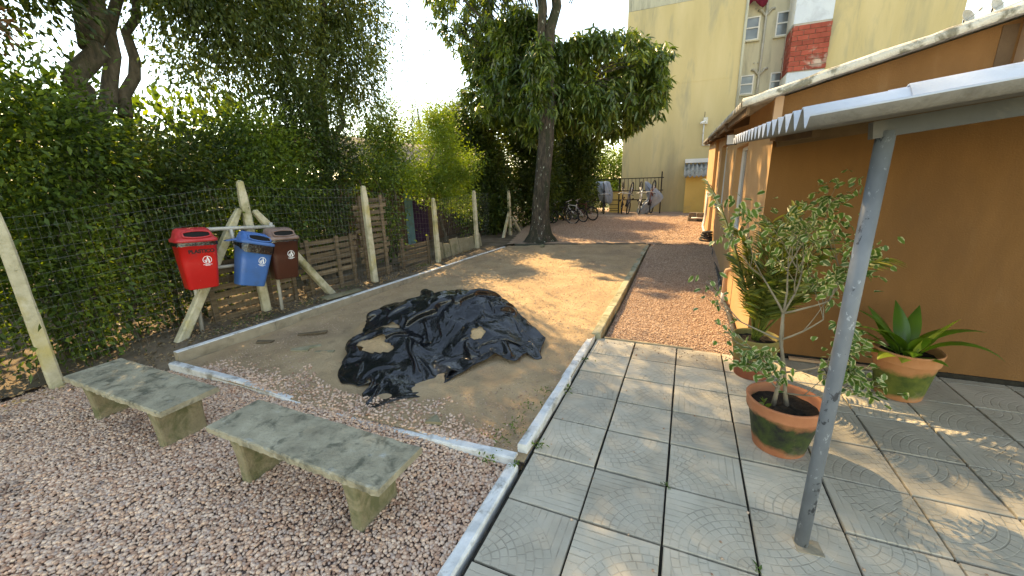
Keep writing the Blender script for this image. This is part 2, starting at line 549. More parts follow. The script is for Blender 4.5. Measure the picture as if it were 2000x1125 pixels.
M['mango_bark'] = pm('mango_bark', [(.028, .024, .019), (.062, .05, .038), (.12, .092, .068)], 6, .95, 1.0, 22, .03, stain=(.03, .036, .02), stain_scale=1.6, stain_lo=.45, stain_hi=.6, stretch=(2.5, 2.5, .8), stain2=((.42, .44, .38), 6.5, .635, .67))
M['grey_twig'] = pm('grey_twig', [(.17, .14, .10), (.27, .23, .17)], 12, .9, .4, 80, .002)
M['bike_black'] = pm('bike_black', [(.012, .012, .014), (.03, .03, .032)], 8, .45, 0, spec=.5)
M['bike_white'] = pm('bike_white', [(.55, .55, .54), (.65, .65, .64)], 8, .4, 0, spec=.5)
M['bike_blue'] = pm('bike_blue', [(.02, .035, .09), (.03, .05, .13)], 8, .4, 0, spec=.5)
M['bike_red'] = pm('bike_dark_red', [(.09, .02, .02), (.13, .03, .03)], 8, .4, 0, spec=.5)
M['tyre'] = pm('tyre_rubber', [(.012, .012, .012), (.03, .03, .03)], 8, .85, 0)
M['pale_tyre'] = pm('pale_rim', [(.45, .45, .43), (.55, .55, .53)], 8, .6, 0)
M['tarp_grey'] = pm('grey_cover_cloth', [(.20, .23, .27), (.28, .31, .35)], 3, .45, .4, 18, .01, stain=(.16, .22, .30), stain_scale=2)
M['iron'] = pm('black_iron', [(.012, .012, .012), (.035, .028, .022)], 6, .7, .2, 60, .002)
M['turquoise'] = pm('turquoise_plank', [(.10, .24, .28), (.15, .31, .35)], 4, .9, .5, 40, .004, stain=(.12, .2, .2), stain_scale=3)
M['purple'] = pm('purple_plank', [(.035, .014, .045), (.06, .022, .07)], 4, .9, .5, 40, .004)
M['shed_wood'] = pm('shed_plank', [(.10, .06, .038), (.17, .11, .07)], 4, .9, .6, 40, .004, rnd=.25)
M['shed_roof'] = pm('shed_roof', [(.16, .15, .13), (.26, .245, .215)], 3, .95, .8, 25, .02, stain=(.07, .07, .045), stain_scale=2.5)
M['slab'] = pm('mossy_slab', [(.20, .17, .10), (.30, .26, .17)], 5, .95, .8, 30, .01, stain=(.10, .11, .045), stain_scale=3, rnd=.15)
M['cinder'] = pm('cinder_block', [(.10, .09, .075), (.20, .18, .15)], 8, .95, .9, 30, .012, stain=(.36, .33, .26), stain_scale=5, stain_lo=.58, stain_hi=.66)
M['pot_soil'] = pm('potting_soil', [(.015, .011, .008), (.04, .03, .02)], 30, .98, 1.0, 60, .02)
M['cloth_red'] = pm('dark_red_cloth', [(.10, .006, .02), (.16, .012, .03)], 6, .9, .3, 30, .005)
M['hose'] = pm('black_hose', [(.015, .015, .015), (.05, .05, .05)], 20, .7, .5, 60, .004, stain=(.5, .48, .44), stain_scale=9, stain_lo=.6, stain_hi=.64)
M['litter_leaf'] = leafmat('fallen_leaf', [(.14, .085, .04), (.24, .16, .08), (.33, .25, .15), (.19, .13, .08)], .1)
M['weed'] = leafmat('weed_leaf', [(.05, .10, .02), (.09, .16, .035)], .3)
# window glass
m, nt, b = newmat('window_glass')
b.inputs['Base Color'].default_value = (.10, .13, .15, 1); b.inputs['Roughness'].default_value = .12; b.inputs['Specular IOR Level'].default_value = .8
g = noise(nt, coords(nt), 1.2, 2)
nt.links.new(ramp(nt, g, [(.35, (.06, .075, .085)), (.65, (.17, .20, .22))]), b.inputs['Base Color'])
M['glass'] = m
# black plastic sheet
m, nt, b = newmat('black_plastic_sheet')
v = coords(nt, 'object')
dust = noise(nt, v, 2.2, 6, .65)
f = node(nt, 'ShaderNodeMapRange', {0: dust, 1: .64, 2: .84, 3: 0.0, 4: .35}).outputs[0]
nt.links.new(mixc(nt, f, (.007, .008, .010), (.10, .085, .065)), b.inputs['Base Color'])
rr_ = noise(nt, v, 5, 4)
nt.links.new(node(nt, 'ShaderNodeMapRange', {0: rr_, 1: .3, 2: .7, 3: .05, 4: .17}).outputs[0], b.inputs['Roughness'])
b.inputs['Specular IOR Level'].default_value = .55
h1 = noise(nt, v, 9, 4, .55, .8)
h2 = noise(nt, v, 34, 3, .5, .6)
hh = mth(nt, 'ADD', h1, mth(nt, 'MULTIPLY', h2, .25))
nt.links.new(node(nt, 'ShaderNodeBump', {'Strength': .5, 'Distance': .025, 'Height': hh}).outputs[0], b.inputs['Normal'])
M['plastic'] = m
# painted steel pole: grey-blue with flaked dark patches
m, nt, b = newmat('flaking_pole_paint')
v = coords(nt, 'object', (1.6, 1.6, 1.0))
n1 = noise(nt, v, 7, 6, .7, .3)
base = ramp(nt, noise(nt, v, 5, 3), [(.3, (.105, .122, .145)), (.7, (.165, .188, .215))])
f = node(nt, 'ShaderNodeMapRange', {0: n1, 1: .60, 2: .62, 3: 0.0, 4: 1.0}).outputs[0]
base = mixc(nt, f, base, (.035, .04, .05))
n2 = noise(nt, v, 11, 5, .7, .2)
f = node(nt, 'ShaderNodeMapRange', {0: n2, 1: .60, 2: .63, 3: 0.0, 4: .8}).outputs[0]
base = mixc(nt, f, base, (.30, .33, .36))
nt.links.new(base, b.inputs['Base Color'])
b.inputs['Roughness'].default_value = .5
nt.links.new(node(nt, 'ShaderNodeBump', {'Strength': .4, 'Distance': .004, 'Height': n1}).outputs[0], b.inputs['Normal'])
M['pole'] = m
# stamped concrete tile: fan of curved rows from one corner
def tilemat():
    m, nt, b = newmat('stamped_tile')
    uv = coords(nt, 'uv')
    sx = node(nt, 'ShaderNodeSeparateXYZ', {0: uv})
    u, v = sx.outputs[0], sx.outputs[1]
    NR = 9.0
    r = mth(nt, 'SQRT', mth(nt, 'ADD', mth(nt, 'MULTIPLY', u, u), mth(nt, 'MULTIPLY', v, v)))
    a = mth(nt, 'DIVIDE', mth(nt, 'ARCTAN2', v, u), PI/2)
    q = mth(nt, 'MULTIPLY', r, NR/.93)
    k = mth(nt, 'FLOOR', q)
    fr = mth(nt, 'FRACT', q)
    dr = mth(nt, 'MULTIPLY', mth(nt, 'MINIMUM', fr, mth(nt, 'SUBTRACT', 1.0, fr)), .93/NR)
    segs = mth(nt, 'FLOOR', mth(nt, 'ADD', mth(nt, 'MULTIPLY', k, 1.25), 2.0))
    s = mth(nt, 'ADD', mth(nt, 'MULTIPLY', a, segs), mth(nt, 'MULTIPLY', mth(nt, 'MODULO', k, 2.0), .5))
    fs = mth(nt, 'FRACT', s)
    ds = mth(nt, 'MULTIPLY', mth(nt, 'DIVIDE', mth(nt, 'MINIMUM', fs, mth(nt, 'SUBTRACT', 1.0, fs)), segs), mth(nt, 'MULTIPLY', r, PI/2))
    dfan = mth(nt, 'MINIMUM', dr, ds)
    fu = mth(nt, 'FRACT', mth(nt, 'MULTIPLY', u, 10.0))
    dl = mth(nt, 'MULTIPLY', mth(nt, 'MINIMUM', fu, mth(nt, 'SUBTRACT', 1.0, fu)), .1)
    outer = mth(nt, 'GREATER_THAN', r, .93)
    d = mth(nt, 'ADD', mth(nt, 'MULTIPLY', dfan, mth(nt, 'SUBTRACT', 1.0, outer)), mth(nt, 'MULTIPLY', dl, outer))
    gr = node(nt, 'ShaderNodeMapRange', {0: d, 1: .0035, 2: .011, 3: 1.0, 4: 0.0}).outputs[0]
    wp = coords(nt)
    wear = node(nt, 'ShaderNodeMapRange', {0: noise(nt, wp, 5, 4), 1: .36, 2: .66, 3: .1, 4: 1.0}).outputs[0]
    gr = mth(nt, 'MULTIPLY', gr, wear)
    base = ramp(nt, noise(nt, wp, 3.2, 6), [(.3, (.40, .35, .27)), (.5, (.475, .42, .33)), (.72, (.55, .49, .39))])
    st = node(nt, 'ShaderNodeMapRange', {0: noise(nt, wp, 1.1, 6, .7), 1: .5, 2: .72, 3: 0.0, 4: .6}).outputs[0]
    base = mixc(nt, st, base, (.31, .28, .215))
    sp = node(nt, 'ShaderNodeMapRange', {0: noise(nt, wp, 30, 2), 1: .70, 2: .76, 3: 0.0, 4: .5}).outputs[0]
    base = mixc(nt, sp, base, (.12, .11, .09))
    oi = nt.nodes.new('ShaderNodeObjectInfo').outputs['Random']
    base = node(nt, 'ShaderNodeHueSaturation', {'Value': node(nt, 'ShaderNodeMapRange', {0: oi, 1: 0.0, 2: 1.0, 3: .82, 4: 1.12}).outputs[0], 'Color': base}).outputs[0]
    base = mixc(nt, mth(nt, 'MULTIPLY', gr, .30), base, (.09, .085, .07))
    nt.links.new(base, b.inputs['Base Color'])
    b.inputs['Roughness'].default_value = .85
    b.inputs['Specular IOR Level'].default_value = .3
    h = mth(nt, 'SUBTRACT', mth(nt, 'MULTIPLY', noise(nt, wp, 60, 4), .35), gr)
    nt.links.new(node(nt, 'ShaderNodeBump', {'Strength': .8, 'Distance': .005, 'Height': h}).outputs[0], b.inputs['Normal'])
    return m
M['tile'] = tilemat()
# terracotta pot: clay with band of moss / black paint
def potmat(name, clay1, clay2, moss1, moss2, z0, z1, tilt):
    m, nt, b = newmat(name)
    v = coords(nt, 'object')
    sx = node(nt, 'ShaderNodeSeparateXYZ', {0: v})
    z = mth(nt, 'ADD', mth(nt, 'ADD', sx.outputs[2], mth(nt, 'MULTIPLY', sx.outputs[0], tilt)), mth(nt, 'MULTIPLY', mth(nt, 'SUBTRACT', noise(nt, v, 7, 5), .5), .16))
    clay = ramp(nt, noise(nt, v, 6, 5), [(.3, clay1), (.7, clay2)])
    moss = ramp(nt, noise(nt, v, 12, 5), [(.35, moss1), (.65, moss2)])
    up_ = node(nt, 'ShaderNodeMapRange', {0: z, 1: z1-.03, 2: z1+.02, 3: 1.0, 4: 0.0}).outputs[0]
    lo_ = node(nt, 'ShaderNodeMapRange', {0: z, 1: z0-.02, 2: z0+.03, 3: 0.0, 4: 1.0}).outputs[0]
    f = mth(nt, 'MULTIPLY', up_, lo_)
    col = mixc(nt, f, clay, moss)
    salt = node(nt, 'ShaderNodeMapRange', {0: noise(nt, v, 4, 5), 1: .58, 2: .75, 3: 0.0, 4: .45}).outputs[0]
    col = mixc(nt, salt, col, (.42, .31, .22))
    nt.links.new(col, b.inputs['Base Color'])
    b.inputs['Roughness'].default_value = .8
    nt.links.new(node(nt, 'ShaderNodeBump', {'Strength': .5, 'Distance': .005, 'Height': noise(nt, v, 45, 5)}).outputs[0], b.inputs['Normal'])
    return m

# ------------------------------------------------------------------ ground and paving
TILE = 0.495
GX, GY = 0.01725, 2.489        # a joint crossing of the paving grid
PIT = [(-5.62, 2.40), (-1.03, 2.36), (-1.03, 12.35), (-5.15, 11.5)]

g = MB().add([(-300, -200, -.16), (300, -200, -.16), (300, 400, -.16), (-300, 400, -.16)], [(0, 1, 2, 3)])
struct('ground', g.mesh('ground'), M['far_ground'])

def kerb_x(Y):                   # line of the left kerb
    return -5.66 + (Y-2.33)*(0.46/8.9)

def z_soil(X, Y):
    d = sstep(X, -6.7, -5.6)
    z = .12 - .05*sstep(Y, 4, 11) + vnoise(X, Y, 1.3, 1)*.05 + vnoise(X, Y, 4, 2)*.025
    near = sstep(Y, 2.2, 2.7)     # strip drops to the gravel by the benches
    return z*near*1.0 + (1-near)*(-.05 + .08*sstep(-X, 5.9, 6.5) + vnoise(X, Y, 2.5, 3)*.04) + .06*sstep(-X, 6.6, 8.5)
hgrid('soil_strip', -16, -5.3, -3, 27, .12, z_soil, M['soil'],
      mask=lambda x, y: ((y > 1.95) & (x < np.where(y < 11.3, kerb_x(np.maximum(y, 2.4))-.02, -5.25))) | ((y <= 2.42) & (x < -6.45 + vnoise(x, y, 1.5, 4)*.4)))

def z_pit(X, Y):
    z = .015 + .055*sstep(Y, 3.2, 6) * sstep(X, -5.0, -2.5) + .03*sstep(Y, 5, 11)
    return z + vnoise(X, Y, 1.1, 5)*.035 + vnoise(X, Y, 3.7, 6)*.02 + vnoise(X, Y, 11, 7)*.010 - .03*np.exp(-((X+1.3)**2+(Y-2.7)**2)/.15)
hgrid('sand_court', -5.75, -.99, 2.34, 12.5, .05, z_pit, M['sand'],
      mask=lambda x, y: (x > kerb_x(y)+.0) & (x < -1.0) & (y < 11.62 + (x+5.0)*.205))

def z_grav(X, Y):
    return -.045 + vnoise(X, Y, 1.2, 8)*.03 + vnoise(X, Y, 4, 9)*.012 + .03*sstep(Y, 1.6, 2.4)*sstep(X, -4.2, -3.2)*sstep(-X, 1.4, 2.2)
hgrid('gravel_bed', -7.2, -1.02, -2.5, 2.40, .08, z_grav, M['gravel_bed'])

def z_path(X, Y):
    z = -.055 + .155*sstep(Y, 6, 12.5) + .06*sstep(Y, 12, 18)
    return z + vnoise(X, Y, .9, 10)*.04 + vnoise(X, Y, 3, 11)*.015
hgrid('gravel_path', -6.6, 1.0, 4.9, 26, .1, z_path, M['path_gravel'],
      mask=lambda x, y: ((x > -.95) & (y < 12.45)) | ((y > 11.68 + (x+5.0)*.205) & (x > -5.6 - .25*(y-13))))

# paving: dark joint bed and one object per tile
pav = struct('paving', MB().add([(-.99, -3, -.022), (5.2, -3, -.022), (5.2, 5.14, -.022), (1.0, 5.14, -.022), (1.0, 4.95, -.022), (-.99, 4.95, -.022)], [(0, 1, 2, 3, 4, 5)]).mesh('paving'), M['joint'])
def tile_mesh(w, d):
    mb = MB()
    c = .004
    ring = lambda e, z: [(-w/2+e, -d/2+e, z), (w/2-e, -d/2+e, z), (w/2-e, d/2-e, z), (-w/2+e, d/2-e, z)]
    mb.loft([ring(0, -.04), ring(0, -.004), ring(c, 0)])
    me = mb.mesh('tile')
    uvl = me.uv_layers.new(name='UVMap')
    for l in me.loops:
        p = me.vertices[l.vertex_index].co
        uvl.data[l.index].uv = (p.x/w+.5, p.y/d+.5)
    me.materials.append(M['tile'])
    return me
full = tile_mesh(TILE-.017, TILE-.013)
cut = {}
fan = [[0, 1, 2, 3], [3, 2, 1, 0]]
for i in range(-2, 9):
    for j in range(-10, 6):
        x0 = GX + i*TILE; y0 = GY + j*TILE
        if i == 8 and j < 1:
            pass
        d = TILE
        if j == 5:
            if i < 2: continue
            d = 5.075 - y0
            key = 'c'
            if key not in cut: cut[key] = tile_mesh(TILE-.011, d-.012)
            me = cut[key]
            o = link('tile', me, None, pav); o.location = (x0+TILE/2, y0+d/2, random.uniform(-.002, .002))
            continue
        o = link('tile', full, None, pav)
        o.location = (x0+TILE/2+random.uniform(-.002, .002), y0+TILE/2+random.uniform(-.002, .002), random.uniform(-.004, .003))
        o.rotation_euler = (random.uniform(-.006, .006), random.uniform(-.006, .006), ((i*1+j*3+(i*j) % 2) % 4)*PI/2 + random.uniform(-.003, .003))
# the little concrete edge board closing the paving towards the path
eb = MB().bar((-.88, 4.968, -.006), (.20, 4.972, -.010), .028, .05)
struct('paving_edge', eb.mesh('paving_edge'), M['kerb_conc'])

# kerbs: separate cast pieces, each its own object under the kerb line
def kerb(name, pts, w, h, mat, joint=1.0, jit=.008, capmat=None):
    root = struct(name, None, None)
    for (a, b_, za, zb) in pts:
        a = Vector(a); b2 = Vector(b_)
        L = (b2-a).length
        n = max(1, int(round(L/joint)))
        for k in range(n):
            p = a.lerp(b2, k/n + .004/L); q = a.lerp(b2, (k+1)/n - .004/L)
            zz0 = za + (zb-za)*k/n; zz1 = za + (zb-za)*(k+1)/n
            dx = random.uniform(-jit, jit); dz = random.uniform(-jit, jit)*.7
            dirv = (q-p).normalized(); nv = Vector((-dirv.y, dirv.x))
            seg = 7
            rings = []
            for t in range(seg+1):
                c = p.lerp(q, t/seg); z = zz0 + (zz1-zz0)*t/seg + dz
                e = lambda: random.uniform(-.003, .003)
                wl = w/2
                r_ = [(-wl, z-h), (wl, z-h), (wl+e(), z-.012+e()), (wl-.012+e(), z+e()), (-wl+.012+e(), z+e()), (-wl+e(), z-.012+e())]
                rings.append([(c.x+nv.x*(s+dx), c.y+nv.y*(s+dx), zz) for s, zz in r_])
            lpart(root, 'kerb_stone', MB().loft(rings), mat)
            if capmat:
                rings = []
                for t in range(seg+1):
                    c = p.lerp(q, t/seg); z = zz0 + (zz1-zz0)*t/seg + dz
                    wl = w/2-.004
                    rings.append([(c.x+nv.x*(s+dx), c.y+nv.y*(s+dx), zz) for s, zz in ((-wl, z-.004), (wl, z-.004), (wl-.006, z+.007), (-wl+.006, z+.007))])
                lpart(root, 'whitewash_strip', MB().loft(rings), capmat)
    return root
kerb('kerb_by_fence', [((kerb_x(2.42), 2.42), (kerb_x(11.2), 11.2), .165, .065)], .09, .30, M['kerb_conc'], 1.25, .004, M['whitewash'])
kerb('kerb_by_benches', [((-5.66, 2.37), (-4.3, 2.40), .06, .035), ((-4.3, 2.40), (-3.4, 2.37), .03, .0), ((-3.4, 2.37), (-2.2, 2.33), -.01, .0), ((-2.2, 2.33), (-1.06, 2.36), .01, .035)], .085, .2, M['whitewash'], 1.0, .005)
kerb('kerb_by_paving', [((-1.045, .2), (-1.045, 2.28), .02, .035), ((-1.05, 2.44), (-1.02, 4.9), .075, .06)], .085, .25, M['whitewash'], 1.0, .009)
kerb('kerb_by_path', [((-.98, 4.92), (-1.0, 12.3), .085, .10)], .12, .25, M['mossy_kerb'], 1.2, .006)
kerb('kerb_by_tree', [((-5.0, 11.6), (-1.05, 12.42), .10, .125)], .06, .25, M['dark_kerb'], 2.0, .004)

# loose stones
def ico():
    t = (1+5**.5)/2
    V = np.array([(-1, t, 0), (1, t, 0), (-1, -t, 0), (1, -t, 0), (0, -1, t), (0, 1, t), (0, -1, -t), (0, 1, -t), (t, 0, -1), (t, 0, 1), (-t, 0, -1), (-t, 0, 1)], float)
    F = np.array([(0, 11, 5), (0, 5, 1), (0, 1, 7), (0, 7, 10), (0, 10, 11), (1, 5, 9), (5, 11, 4), (11, 10, 2), (10, 7, 6), (7, 1, 8), (3, 9, 4), (3, 4, 2), (3, 2, 6), (3, 6, 8), (3, 8, 9), (4, 9, 5), (2, 4, 11), (6, 2, 10), (8, 6, 7), (9, 8, 1)])
    return V/np.linalg.norm(V[0]), F
def octa():
    V = np.array([(1, 0, 0), (-1, 0, 0), (0, 1, 0), (0, -1, 0), (0, 0, 1), (0, 0, -1)], float)
    F = np.array([(0, 2, 4), (2, 1, 4), (1, 3, 4), (3, 0, 4), (2, 0, 5), (1, 2, 5), (3, 1, 5), (0, 3, 5)])
    return V, F
def stones(name, X, Y, Z, rad, base, mat, label, cat, flat=.65, smooth=False):
    n = len(X)
    V0, F0 = base
    k = len(V0)
    V = V0[None]*(1+rng.uniform(-.22, .22, (n, k, 1)))
    V = V*rng.uniform(.7, 1.35, (n, 1, 3))
    q = unit(rng.normal(size=(n, 4)))
    w, x, y, z = q.T
    Rm = np.stack([1-2*(y*y+z*z), 2*(x*y-z*w), 2*(x*z+y*w), 2*(x*y+z*w), 1-2*(x*x+z*z), 2*(y*z-x*w), 2*(x*z-y*w), 2*(y*z+x*w), 1-2*(x*x+y*y)], 1).reshape(n, 3, 3)
    V = np.einsum('nij,nkj->nki', Rm, V)*rad[:, None, None]
    V[:, :, 2] *= flat
    V += np.stack([X, Y, Z], 1)[:, None, :]
    F = (F0[None] + (np.arange(n)*k)[:, None, None]).reshape(-1, 3)
    o = link(name, fast_mesh(name, V.reshape(-1, 3), F, smooth=smooth), mat)
    tag(o, label, cat, kind='stuff')
    return o
def jgrid(x0, x1, y0, y1, s):
    X, Y = np.meshgrid(np.arange(x0, x1, s), np.arange(y0, y1, s))
    X = X.ravel() + rng.uniform(-.5, .5, X.size)*s*1.1
    Y = Y.ravel() + rng.uniform(-.5, .5, Y.size)*s*1.1
    return X, Y
X, Y = jgrid(-6.8, -1.1, -.35, 2.38, .0180)
keep = (Y > -.3 + .0*X) & (X*.55 + Y > -3.6)
edge = -6.5 + vnoise(X, Y, 1.5, 4)*.4
keep &= (X > edge) | (rng.random(X.size) < .15)
X, Y = X[keep], Y[keep]
stones('gravel', X, Y, z_grav(X, Y)+.012+rng.uniform(-.006, .008, X.size), rng.uniform(.0085, .0165, X.size), ico(), M['stone'], 'pinkish crushed stone gravel around the concrete benches', 'gravel', .75)
# gravel spilt over the buried kerb into the court, thinning out
n = 2600
X = rng.uniform(-5.2, -1.3, n); Y = 2.36 + np.abs(rng.normal(size=n))*.28*np.where((X > -4) & (X < -2), 1.3, .55)
ok = ~(((X+3.0)/1.6)**2+((Y-4.2)/1.55)**2 < 1)
X, Y = X[ok], Y[ok]; n = len(X)
stones('spilt_gravel', X, Y, z_pit(X, Y)+.006, rng.uniform(.008, .016, n), ico(), M['stone'], 'loose pink stones spilt over the buried kerb into the sand', 'gravel', .75)
n = 15000
X = rng.uniform(-5.4, -1.1, n); Y = 2.45 + rng.random(n)**1.15*9.3
ok = ~(((X+3.0)/1.6)**2+((Y-4.2)/1.55)**2 < 1)
X, Y = X[ok], Y[ok]; n = len(X)
stones('sand_pebbles', X, Y, z_pit(X, Y)+.002, rng.uniform(.004, .011, n), octa(), M['path_stone'], 'small pebbles scattered over the sand court', 'pebbles', .7)
X, Y = jgrid(-.88, .76, 4.99, 9.2, .0215)
stones('path_stones', X, Y, z_path(X, Y)+.006+rng.uniform(-.004, .007, X.size), rng.uniform(.008, .0155, X.size), octa(), M['path_stone'], 'orange crushed stone gravel on the path beside the ochre house', 'gravel', .75)
X, Y = jgrid(-.88, .72, 9.2, 13, .035)
stones('far_path_stones', X, Y, z_path(X, Y)+.004, rng.uniform(.010, .018, X.size), octa(), M['path_stone'], 'crushed stone gravel on the far end of the path', 'gravel', .7)
X, Y = jgrid(-5.0, .6, 12.6, 21, .055)
ok = Y > 11.9 + (X+5.0)*.205 + .3
X, Y = X[ok], Y[ok]
stones('back_gravel', X, Y, z_path(X, Y)+.004, rng.uniform(.012, .024, X.size), octa(), M['path_stone'], 'reddish gravel around the big tree and in front of the bike rack', 'gravel', .7)
n = 200
X = rng.uniform(-1.0, 1.6, n); Y = np.where(rng.random(n) < .6, 4.93 - np.abs(rng.normal(size=n))*.2, rng.uniform(.8, 4.9, n))
stones('stray_stones', X, Y, np.full(n, .004), rng.uniform(.005, .011, n), octa(), M['path_stone'], 'stray gravel stones lying on the paving', 'gravel', .8)

# ------------------------------------------------------------------ yellow apartment building
def zb(z, Y):                    # keeps the apparent height when a wall is moved from Y=23.5 to Y
    return 2.081 + (z-2.081)*Y/23.5
bl = thing('apartment_building', 'tall stained yellow apartment block at the back with a recessed bay of windows', 'building', (1.5, 23.5, 0))
wpart(bl, 'wall', MB().box((-.85, 27.5, 5.0), (5.3, 8.0, 10.2)), M['yellow'])
wpart(bl, 'upper_wall', MB().box((-.85, 27.5, 11.81), (5.3, 8.0, 3.4)), M['yellow_top'])
wpart(bl, 'wall', MB().box((7.28, 27.6, 6.75), (4.28, 8.2, 13.5)), M['yellow'])
for z in (6.55, 3.3):
    wpart(bl, 'floor_line', MB().box((-.85, 23.498, z), (5.29, .012, .05)), M['yellow'])
RY = 25.0
wpart(bl, 'recess_wall', MB().box((2.95, 25.6, 6.75), (2.28, 1.2, 13.5)), M['recess_wall'])
def window(root, x0, x1, z0, z1, y, mat=None):
    f = MB(); t = .055
    f.box(((x0+x1)/2, y-.02, z1-t/2), (x1-x0, .08, t)).box(((x0+x1)/2, y-.02, z0+t/2), (x1-x0, .08, t))
    f.box((x0+t/2, y-.02, (z0+z1)/2), (t, .08, z1-z0-2*t)).box((x1-t/2, y-.02, (z0+z1)/2), (t, .08, z1-z0-2*t))
    f.box(((x0+x1)/2, y-.025, z0+(z1-z0)*.53), (x1-x0-2*t, .07, t))
    w = wpart(root, 'window', f, M['win_frame'])
    zm = z0+(z1-z0)*.53
    for za, zc in ((z0+t, zm-t/2), (zm+t/2, z1-t)):
        p = MB().box(((x0+x1)/2, y-.004, (za+zc)/2), (x1-x0-2*t, .02, zc-za))
        o = link('pane', p.mesh('pane'), M['glass'], w)
    s = link('sill', MB().box(((x0+x1)/2, y-.06, z0-.05), (x1-x0+.12, .14, .06)).mesh('sill'), M['recess_wall'], w)
    return w
k = RY/23.5
for (x0, x1, z0, z1) in ((1.80, 2.41, 8.0, 8.96), (3.05, 3.62, 8.0, 8.98), (1.86, 2.43, 5.70, 6.53), (3.09, 3.70, 5.70, 6.52), (1.80, 2.41, 10.7, 11.7), (3.05, 3.62, 10.7, 11.7)):
    window(bl, x0*k, x1*k, zb(z0, RY), zb(z1, RY), RY)
pp = MB().tube([(2.60*k, RY-.09, 0), (2.62*k, RY-.09, 13)], .055, 8)
for z in (zb(9.15, RY), zb(6.72, RY)):
    for sx_ in (-1, 1):
        pp.tube([(2.61*k, RY-.09, z-.28), (2.61*k+sx_*.22, RY-.09, z), (2.61*k+sx_*.34, RY-.04, z+.01)], [.05, .055, .055], 8)
wpart(bl, 'waste_pipe', pp, M['pvc'], True)
for x, z in ((2.20, 9.27), (2.36, 7.02), (2.52, 7.02), (3.45, 7.05), (3.6, 7.05)):
    wpart(bl, 'vent_pipe', MB().tube([(x*k, RY+.02, zb(z, RY)), (x*k, RY-.06, zb(z, RY))], .035, 8), M['pvc'])
wpart(bl, 'downpipe', MB().tube([(1.83, 23.46, .1), (1.83, 23.46, 13)], .06, 8), M['yellow_top'], True)
# unfinished shaft with bare blocks
ty = 23.35
sh = wpart(bl, 'shaft', MB().box((4.42, 24.2, 3.2), (1.40, 1.66, 6.4)).box((4.42, 24.2, 11.0), (1.40, 1.66, 5.28)), M['plaster_blue'])
wpart(bl, 'shaft_core', MB().box((4.42, 24.2, 7.38), (1.36, 1.62, 1.96)), M['mortar'])
wpart(bl, 'white_reveal', MB().box((3.716, 24.2, 11.0), (.012, 1.6, 5.2)).box((3.716, 24.2, 3.2), (.012, 1.6, 6.38)), M['white_plaster'])
bh = .205
bm = MB().box((0, 0, 0), (.40, .05, bh-.022)).mesh('brick'); bm.materials.append(M['brick'])
bm2 = MB().box((0, 0, 0), (.05, .36, bh-.022)).mesh('brick'); bm2.materials.append(M['brick'])
bm3 = MB().box((0, 0, 0), (.19, .05, bh-.022)).mesh('brick'); bm3.materials.append(M['brick'])
for r_ in range(9):
    z = 6.42 + (r_+.5)*bh + .02
    xs = [(.205, .40), (.625, .40), (1.045, .40), (1.31, .19)] if r_ % 2 else [(.10, .19), (.415, .40), (.835, .40), (1.215, .40-.03)]
    for x, w in xs:
        if x + w/2 > 1.41: x = 1.40-w/2
        o = link('brick', bm3 if w < .3 else bm, None, bl); o.location = (3.72+x-1.5, ty+.012-23.5, z)
    for y in (.2, .62, 1.04, 1.42):
        o = link('brick', bm2, None, bl); o.location = (3.735-1.5, ty+.04+y+(.1 if r_ % 2 else 0)*.8-23.5, z)
# dark red cloth hung out to dry
cv = MB()
rows = []
for a in range(10):
    row = []
    for c in range(8):
        x = 1.86+.72*a/9; z = 9.95-.62*c/7*(1-.25*math.sin(a*.7))
        row.append((x*k, 24.62+.05*math.sin(a*1.9)*(.3+c/7), zb(z, RY)))
    rows.append(row)
V = [p for r_ in rows for p in r_]
F = [(a*8+c, (a+1)*8+c, (a+1)*8+c+1, a*8+c+1) for a in range(9) for c in range(7)]
o = link('hanging_cloth', MB().add(V, F).mesh('hanging_cloth', True), M['cloth_red'])
sm = o.modifiers.new('s', 'SOLIDIFY'); sm.thickness = .012
tag(o, 'dark red cloth hung out above the left bay windows', 'cloth')
for i_, (x, sg) in enumerate(((3.62, -.35), (3.66, -.12))):
    pts = [(x*k + sg*t*(1-t)*4*.3 - t*.12, RY-.35, 11.6-5.6*t) for t in np.linspace(0, 1, 9)]
    wpart(bl, 'hanging_cable', MB().tube(pts, .012, 5), M['white_pvc'])

# small annex with corrugated roof against the block
an = thing('annex', 'small yellow lean-to annex with grey corrugated roof against the big block', 'annex', (.2, 22.9, 0))
wpart(an, 'wall', MB().box((.32, 23.1, 1.0), (.98, .8, 2.0)), M['annex'])
def corr(x0, x1, y0, y1, zf, pitch, amp, axis, th=.012, n_per=8, m_=3, ph=0.0):
    """corrugated sheet; waves advance along 'axis'"""
    L = (y1-y0) if axis == 'y' else (x1-x0)
    n = int(L/pitch*n_per)
    top = []; bot = []
    for i in range(n+1):
        for j in range(m_):
            t = i/n; s = j/(m_-1)
            x = x0+(x1-x0)*(s if axis == 'y' else t); y = y0+(y1-y0)*(t if axis == 'y' else s)
            z = zf(x, y) + amp*math.cos(2*PI*t*L/pitch + ph)
            top.append((x, y, z)); bot.append((x, y, z-th))
    mb = MB()
    N = len(top)
    F = []
    for i in range(n):
        for j in range(m_-1):
            a = i*m_+j
            F.append((a, a+m_, a+m_+1, a+1)); F.append((N+a, N+a+1, N+a+m_+1, N+a+m_))
    for i in range(n):
        a = i*m_; F.append((a, N+a, N+a+m_, a+m_)); a = i*m_+m_-1; F.append((a, a+m_, N+a+m_, N+a))
    for j in range(m_-1):
        a = j; F.append((a, a+1, N+a+1, N+a)); a = n*m_+j; F.append((a, N+a, N+a+1, a+1))
    return mb.add(top+bot, F)
wpart(an, 'roof', corr(-.28, .95, 22.45, 23.48, lambda x, y: 1.98+.62*(y-22.45), .2, .05, 'x'), M['old_fibre'], True)
